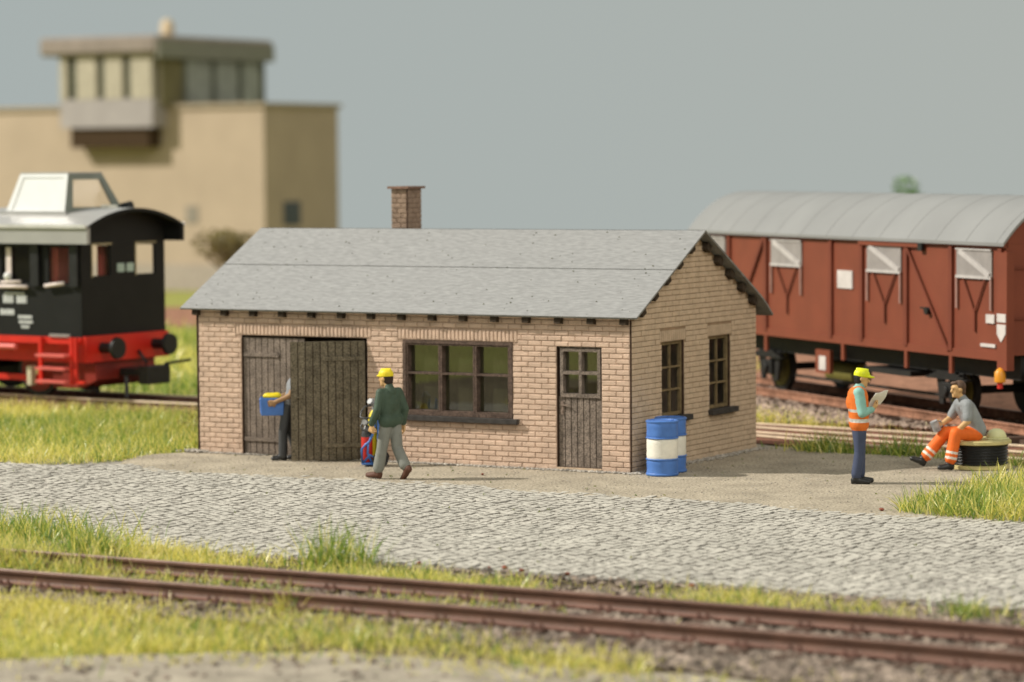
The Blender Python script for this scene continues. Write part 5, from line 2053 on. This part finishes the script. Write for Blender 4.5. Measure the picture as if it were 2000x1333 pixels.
def grass(name, pts, length, green, seed, width=.019, lean=.8, mat_=GRASSM, lens=None):
    """each blade is a bent tapering ribbon of its own"""
    r = np.random.default_rng(seed)
    n = len(pts)
    L = (length if lens is None else lens) * r.uniform(.45, 1.45, n)
    az = r.uniform(0, 2 * np.pi, n)
    tilt = np.abs(r.normal(0, lean, n)).clip(0, 1.4)
    bend = r.uniform(.1, 1.3, n)
    face = r.uniform(0, 2 * np.pi, n)
    K = 4
    V = np.zeros((n, 2 * K - 1, 3))
    p = pts.copy()
    w = width * r.uniform(.6, 1.3, n)
    sx, sy = np.cos(face), np.sin(face)
    for k in range(K):
        f = k / (K - 1)
        if k:
            a = tilt + bend * (f - .17)
            st = L / (K - 1)
            p = p + np.stack([np.sin(a) * np.cos(az) * st, np.sin(a) * np.sin(az) * st, np.cos(a) * st], 1)
        ww = w * (1 - f * .75)
        if k < K - 1:
            V[:, 2 * k] = p + np.stack([sx * ww / 2, sy * ww / 2, 0 * ww], 1)
            V[:, 2 * k + 1] = p - np.stack([sx * ww / 2, sy * ww / 2, 0 * ww], 1)
        else:
            V[:, 2 * k] = p
    q = [(0, 1, 3), (0, 3, 2), (2, 3, 5), (2, 5, 4), (4, 5, 6)]
    T = (np.array(q)[None] + (np.arange(n) * 7)[:, None, None]).reshape(-1, 3)
    gmask = r.uniform(0, 1, n) < green
    c = np.where(gmask[:, None], GREEN[r.integers(0, 4, n)], STRAW[r.integers(0, 4, n)]) * r.uniform(.8, 1.15, (n, 1))
    me = bpy.data.meshes.new(name)
    nv = n * 7
    me.vertices.add(nv)
    me.vertices.foreach_set("co", V.reshape(-1).astype(np.float32))
    nt = len(T)
    me.loops.add(nt * 3)
    me.loops.foreach_set("vertex_index", T.ravel().astype(np.int32))
    me.polygons.add(nt)
    me.polygons.foreach_set("loop_start", (np.arange(nt) * 3).astype(np.int32))
    me.polygons.foreach_set("loop_total", np.full(nt, 3, np.int32))
    me.update(calc_edges=True)
    me.materials.append(mat_)
    set_tint(me, np.repeat(c, 7, 0))
    o = bpy.data.objects.new(name, me)
    COL.objects.link(o)
    o["kind"] = "stuff"
    return o


def vnoise(x, y, s, seed):
    r = np.random.default_rng(seed)
    ph = r.uniform(0, 6.28, (6, 2))
    k = r.normal(0, 1, (6, 2)) * s
    return sum(np.sin(k[i, 0] * x + ph[i, 0]) * np.cos(k[i, 1] * y + ph[i, 1]) for i in range(6)) / 2.2


# strip between the road and the far rail
g1 = [(-9, -11.2), (-2.2, -11.0), (-1.0, -11.25), (.8, -11.35), (3.2, -11.55), (4.0, -11.9), (4.7, -11.5), (7.5, -11.6), (8.6, -11.9), (10.2, -11.75), (11.5, -11.9), (12, -12.3), (9, -12.6), (7.7, -12.75), (5.2, -13.15), (-9, -13.1)]
d1 = lambda x, y: np.clip(.62 + .65 * vnoise(x, y, 2.0, 1), 0.02, 1) * np.clip(1.2 - np.maximum(0, x - 6.6) * .18, .12, 1)
pts = scatter(56000, g1, -.05, 21, d1)
gr = np.clip(.30 + .3 * vnoise(pts[:, 0], pts[:, 1], .9, 2), .05, .8)
grass("grass", pts, .26, gr, 1, lens=.24 + .05 * vnoise(pts[:, 0], pts[:, 1], .8, 5))
# between the rails
g2 = [(-9, -13.55), (2.5, -13.6), (6.5, -13.75), (8.2, -14.0), (6.5, -14.55), (-9, -14.75)]
d2 = lambda x, y: np.clip(.55 + .6 * vnoise(x, y, 1.6, 6), 0, 1) * np.clip(1.1 - np.maximum(0, x - 1) * .16, .1, 1)
pts = scatter(26000, g2, -.05, 22, d2)
grass("grass", pts, .19, np.clip(.25 + .25 * vnoise(pts[:, 0], pts[:, 1], 1.2, 7), .02, .7), 2)
g7 = [(-6, -12.9), (-1.5, -13.1), (-1.15, -13.5), (-1.5, -13.95), (-6, -14.2)]
pts = scatter(9000, g7, -.05, 27)
grass("grass", pts, .36, .3, 12, lean=.7)
# below the near rail
g3 = [(-6, -15.25), (1.5, -15.3), (6.3, -15.45), (7.6, -15.8), (8.7, -16.3), (8.9, -16.75), (7.6, -17.05), (6.5, -16.6), (5.2, -16.85), (4.2, -17.5), (2.9, -18.7), (1.2, -19.8), (-1, -21), (-6, -22)]
d3 = lambda x, y: np.clip(.65 + .6 * vnoise(x, y, 1.8, 9), 0.05, 1)
pts = scatter(64000, g3, -.05, 23, d3)
gr = np.clip(.16 + .2 * vnoise(pts[:, 0], pts[:, 1], .9, 10), .02, .7)
grass("grass", pts, .22, gr, 3, lens=.2 + .04 * vnoise(pts[:, 0], pts[:, 1], .8, 11))
# meadow left of the shed
g4 = [(-25, -3.1), (-10.2, -3.0), (-9.3, -2.5), (-8.95, -1.6), (-9.1, -.5), (-8.7, .15), (-8.75, 5.6), (-14, 6.3), (-27, 7.6)]
pts = scatter(100000, g4, -.05, 24, lambda x, y: np.clip(.8 + .4 * vnoise(x, y, .9, 12), .2, 1))
gr = np.clip(.42 + .3 * vnoise(pts[:, 0], pts[:, 1], .6, 13), .05, .9)
grass("grass", pts, .34, gr, 4, lens=.30 + .06 * vnoise(pts[:, 0], pts[:, 1], .7, 14), lean=.7)
# fringe at the far edge of the apron
g5 = [(.05, 4.75), (1.5, 4.45), (3.1, 4.55), (4.2, 4.0), (6.5, 3.4), (6.4, 4.2), (4.4, 4.65), (3.2, 5.15), (1.5, 5.0), (.1, 5.35)]
pts = scatter(7000, g5, -.03, 25, lambda x, y: np.clip(.5 + .6 * vnoise(x, y, 2.2, 15), .08, 1))
grass("grass", pts, .25, np.clip(.5 + .4 * vnoise(pts[:, 0], pts[:, 1], 1.5, 16), .1, 1), 5, lens=.19 + .08 * vnoise(pts[:, 0], pts[:, 1], 1.8, 17), lean=.5, width=.018)
# patch at the right front
g6 = [(5.95, -3.15), (7.5, -3.45), (11, -3.4), (12, 2), (8, 3.0), (6.2, 1.9), (5.75, 1.2), (5.7, .4), (6.0, -.4), (5.8, -1.6), (5.7, -2.5)]
pts = scatter(26000, g6, -.02, 26, lambda x, y: np.clip(.8 + .5 * vnoise(x, y, 1.3, 18), .1, 1))
gr = np.clip(.45 + .35 * vnoise(pts[:, 0], pts[:, 1], 1.6, 19), .05, .95)
grass("grass", pts, .36, gr, 6, lens=.33 + .08 * vnoise(pts[:, 0], pts[:, 1], 1.2, 20), width=.019, lean=.6)
# low verge between yard track and wagon ballast
n = 26000
a = RNG.uniform(-13, 9, n)
b = -3.1 + RNG.normal(0, .55, n)
pts = np.stack([WO.x + WD.x * a + WN.x * b, WO.y + WD.y * a + WN.y * b, np.full(n, -.03)], 1)
yy = 9.25 - .138 * pts[:, 0]
pts = pts[pts[:, 1] > yy]
grass("grass", pts, .2, .12, 7, width=.02)
# rough meadow beyond the yard, behind the locomotive
g9 = [(-60, 12), (-16, 10.6), (-10, 11.5), (-8, 24), (-30, 31), (-60, 33)]
pts = scatter(30000, g9, -.06, 28, lambda x, y: np.clip(.5 + .7 * vnoise(x, y, .6, 23), .05, 1))
grass("grass", pts, .5, np.clip(.35 + .4 * vnoise(pts[:, 0], pts[:, 1], .4, 24), .05, .9), 8, width=.045)
# sparse fibres straying onto the sand
e_ = np.array([(-1, -21), (1.2, -19.8), (2.9, -18.7), (4.2, -17.5), (5.2, -16.85), (6.5, -16.6), (7.6, -17.0), (9, -16.8), (12, -16.2)])
q_ = RNG.uniform(0, 8, 1500)
k_ = q_.astype(int)
pts = e_[k_] + (e_[k_ + 1] - e_[k_]) * (q_ - k_)[:, None] + np.stack([RNG.normal(0, .3, 1500), RNG.normal(-.25, .4, 1500)], 1)
grass("grass", np.column_stack([pts, np.full(1500, -.045)]), .16, .2, 9, lean=1.1)
# greener tufts
def tuft(c, rad, n, length, green, seed):
    r = np.random.default_rng(seed)
    pts = np.stack([r.normal(c[0], rad, n), r.normal(c[1], rad * .8, n), np.full(n, -.04)], 1)
    return grass("grass_tuft", pts, length, green, seed, width=.02, lean=.5)
for i, (c, rad, n, ln, gnn) in enumerate((((1.75, -11.5), .26, 330, .56, .7), ((-3.6, -10.9), .5, 900, .42, .6), ((-2.6, -13.2), .35, 700, .34, .3), ((-3.1, -13.6), .3, 500, .3, .3), ((-2.0, -13.45), .2, 300, .28, .3), ((-2.0, -11.6), .35, 500, .36, .6), ((2.75, 4.85), .25, 300, .42, .9), ((1.3, 4.85), .25, 350, .4, .7),
                                              ((-.6, -13.55), .3, 400, .3, .4), ((3.3, -14.95), .12, 160, .34, .5), ((6.9, -2.0), .4, 600, .42, .9), ((7.9, -.8), .5, 700, .45, .8), ((10.4, -11.9), .2, 220, .25, .8))):
    tuft(c, rad, n, ln, gnn, 100 + i)


def leaf_cloud(name, blobs, n, size, cols, seed, parent=None, mat_=LEAFM):
    """many small leaf faces spread through the blobs' volume"""
    r = np.random.default_rng(seed)
    w = np.array([b[1] ** 2 for b in blobs])
    k = r.choice(len(blobs), n, p=w / w.sum())
    d = r.normal(0, 1, (n, 3))
    d /= np.linalg.norm(d, axis=1)[:, None]
    rad = r.uniform(.35, 1.0, n) ** .6
    ctr = np.array([b[0] for b in blobs])[k]
    br = np.array([b[1] for b in blobs])[k]
    P = ctr + d * (br * rad)[:, None] * np.array([1, 1, .8])
    u = r.normal(0, 1, (n, 3))
    u /= np.linalg.norm(u, axis=1)[:, None]
    v = np.cross(u, r.normal(0, 1, (n, 3)))
    v /= np.linalg.norm(v, axis=1)[:, None]
    s = size * r.uniform(.6, 1.3, (n, 1))
    V = np.stack([P - u * s, P + v * s * .5, P + u * s, P - v * s * .5], 1).reshape(-1, 3)
    F = (np.array([(0, 1, 2, 3)])[None] + (np.arange(n) * 4)[:, None, None]).reshape(-1, 4)
    me = bpy.data.meshes.new(name)
    me.from_pydata(V.tolist(), [], F.tolist())
    me.materials.append(mat_)
    cc = np.array(cols)[r.integers(0, len(cols), n)] * r.uniform(.7, 1.2, (n, 1))
    set_tint(me, np.repeat(cc, 4, 0))
    me.update()
    o = bpy.data.objects.new(name, me)
    COL.objects.link(o)
    if parent:
        o.parent = parent
    return o


def tree(name, label, cat, loc, h, rad, cols, seed):
    t = thing(name, label, cat, loc)
    r = random.Random(seed)
    mb = MB()
    mb.tube([(0, 0, 0), (.05 * h * .2, 0, h * .3), (0, .02 * h, h * .75)], [h * .03, h * .022, h * .01], 8)
    for k in range(6):
        a = r.uniform(0, 6.28)
        z = h * r.uniform(.35, .65)
        mb.tube([(0, 0, z), (math.cos(a) * rad * .4, math.sin(a) * rad * .4, z + h * .12), (math.cos(a) * rad * .7, math.sin(a) * rad * .7, z + h * .2)], [h * .012, h * .008, h * .004], 6)
    mb.build("trunk", mat("bark", (.10, .075, .05), .9, .1, .3, 6), t, smooth=True)
    blobs = []
    for k in range(11):
        a = r.uniform(0, 6.28)
        q = r.uniform(0, .65) * rad
        blobs.append(((math.cos(a) * q, math.sin(a) * q, h * r.uniform(.5, .88)), rad * r.uniform(.28, .5)))
    leaf_cloud("crown", blobs, 2600, rad * .05, cols, seed, t)
    return t


tree("leafy_tree", "bright green tree top rising behind the goods wagon roof", "tree", (-17.6, 54.5, -.06), 4.75, 1.1, [(.10, .24, .03), (.16, .34, .04), (.07, .16, .03)], 5)
tree("olive_bush", "olive brown bush in front of the signal box wall", "bush", (-36.2, 40.4, -.06), 3.0, 1.35, [(.24, .20, .08), (.30, .25, .10), (.18, .15, .06)], 6)
# dry twiggy scrub at the left end of the foreground track
sc = thing("dry_scrub", "dry brown twiggy scrub at the left end of the foreground rails", "scrub", (-2.3, -13.75, -.05))
mb = MB()
r_ = random.Random(3)
for k in range(110):
    a = r_.uniform(0, 6.28)
    rr = r_.uniform(.1, .75)
    bx, by = math.cos(a) * rr * .8, math.sin(a) * rr * .5
    mb.tube([(bx, by, 0), (bx + r_.uniform(-.12, .12), by + r_.uniform(-.12, .12), .13), (bx + r_.uniform(-.25, .25), by + r_.uniform(-.2, .2), r_.uniform(.14, .3))], [.009, .006, .003], 5)
mb.build("twigs", mat("dry_twig", (.10, .06, .035), .9, .1), sc)
leaf_cloud("foliage", [((0, 0, .12), .35), ((.3, .1, .1), .25), ((-.35, 0, .1), .3)], 900, .018, [(.10, .08, .03), (.16, .13, .04), (.12, .14, .04)], 9, sc)
# brown flock clump at the shed's left corner
sc = thing("brown_undergrowth", "brown mossy undergrowth beside the left corner of the shed", "undergrowth", (-9.6, 3.2, -.05))
leaf_cloud("foliage", [((0, 0, .2), .5), ((.5, -.2, .15), .4), ((-.7, .2, .18), .5), ((-1.5, .3, .12), .45), ((.4, .6, .35), .35)], 3000, .022, [(.17, .12, .035), (.22, .18, .05), (.12, .08, .03)], 19, sc)
# green crumbs of flock on road and apron
cr = np.concatenate([scatter(120, APRON_POLY, .0, 51), scatter(70, ROAD, .015, 52)])
leaf_cloud("flock_crumbs", [((p[0], p[1], p[2] + .008), .022) for p in cr], 1400, .012, [(.20, .24, .05), (.30, .28, .08), (.12, .2, .05)], 53)["kind"] = "stuff"
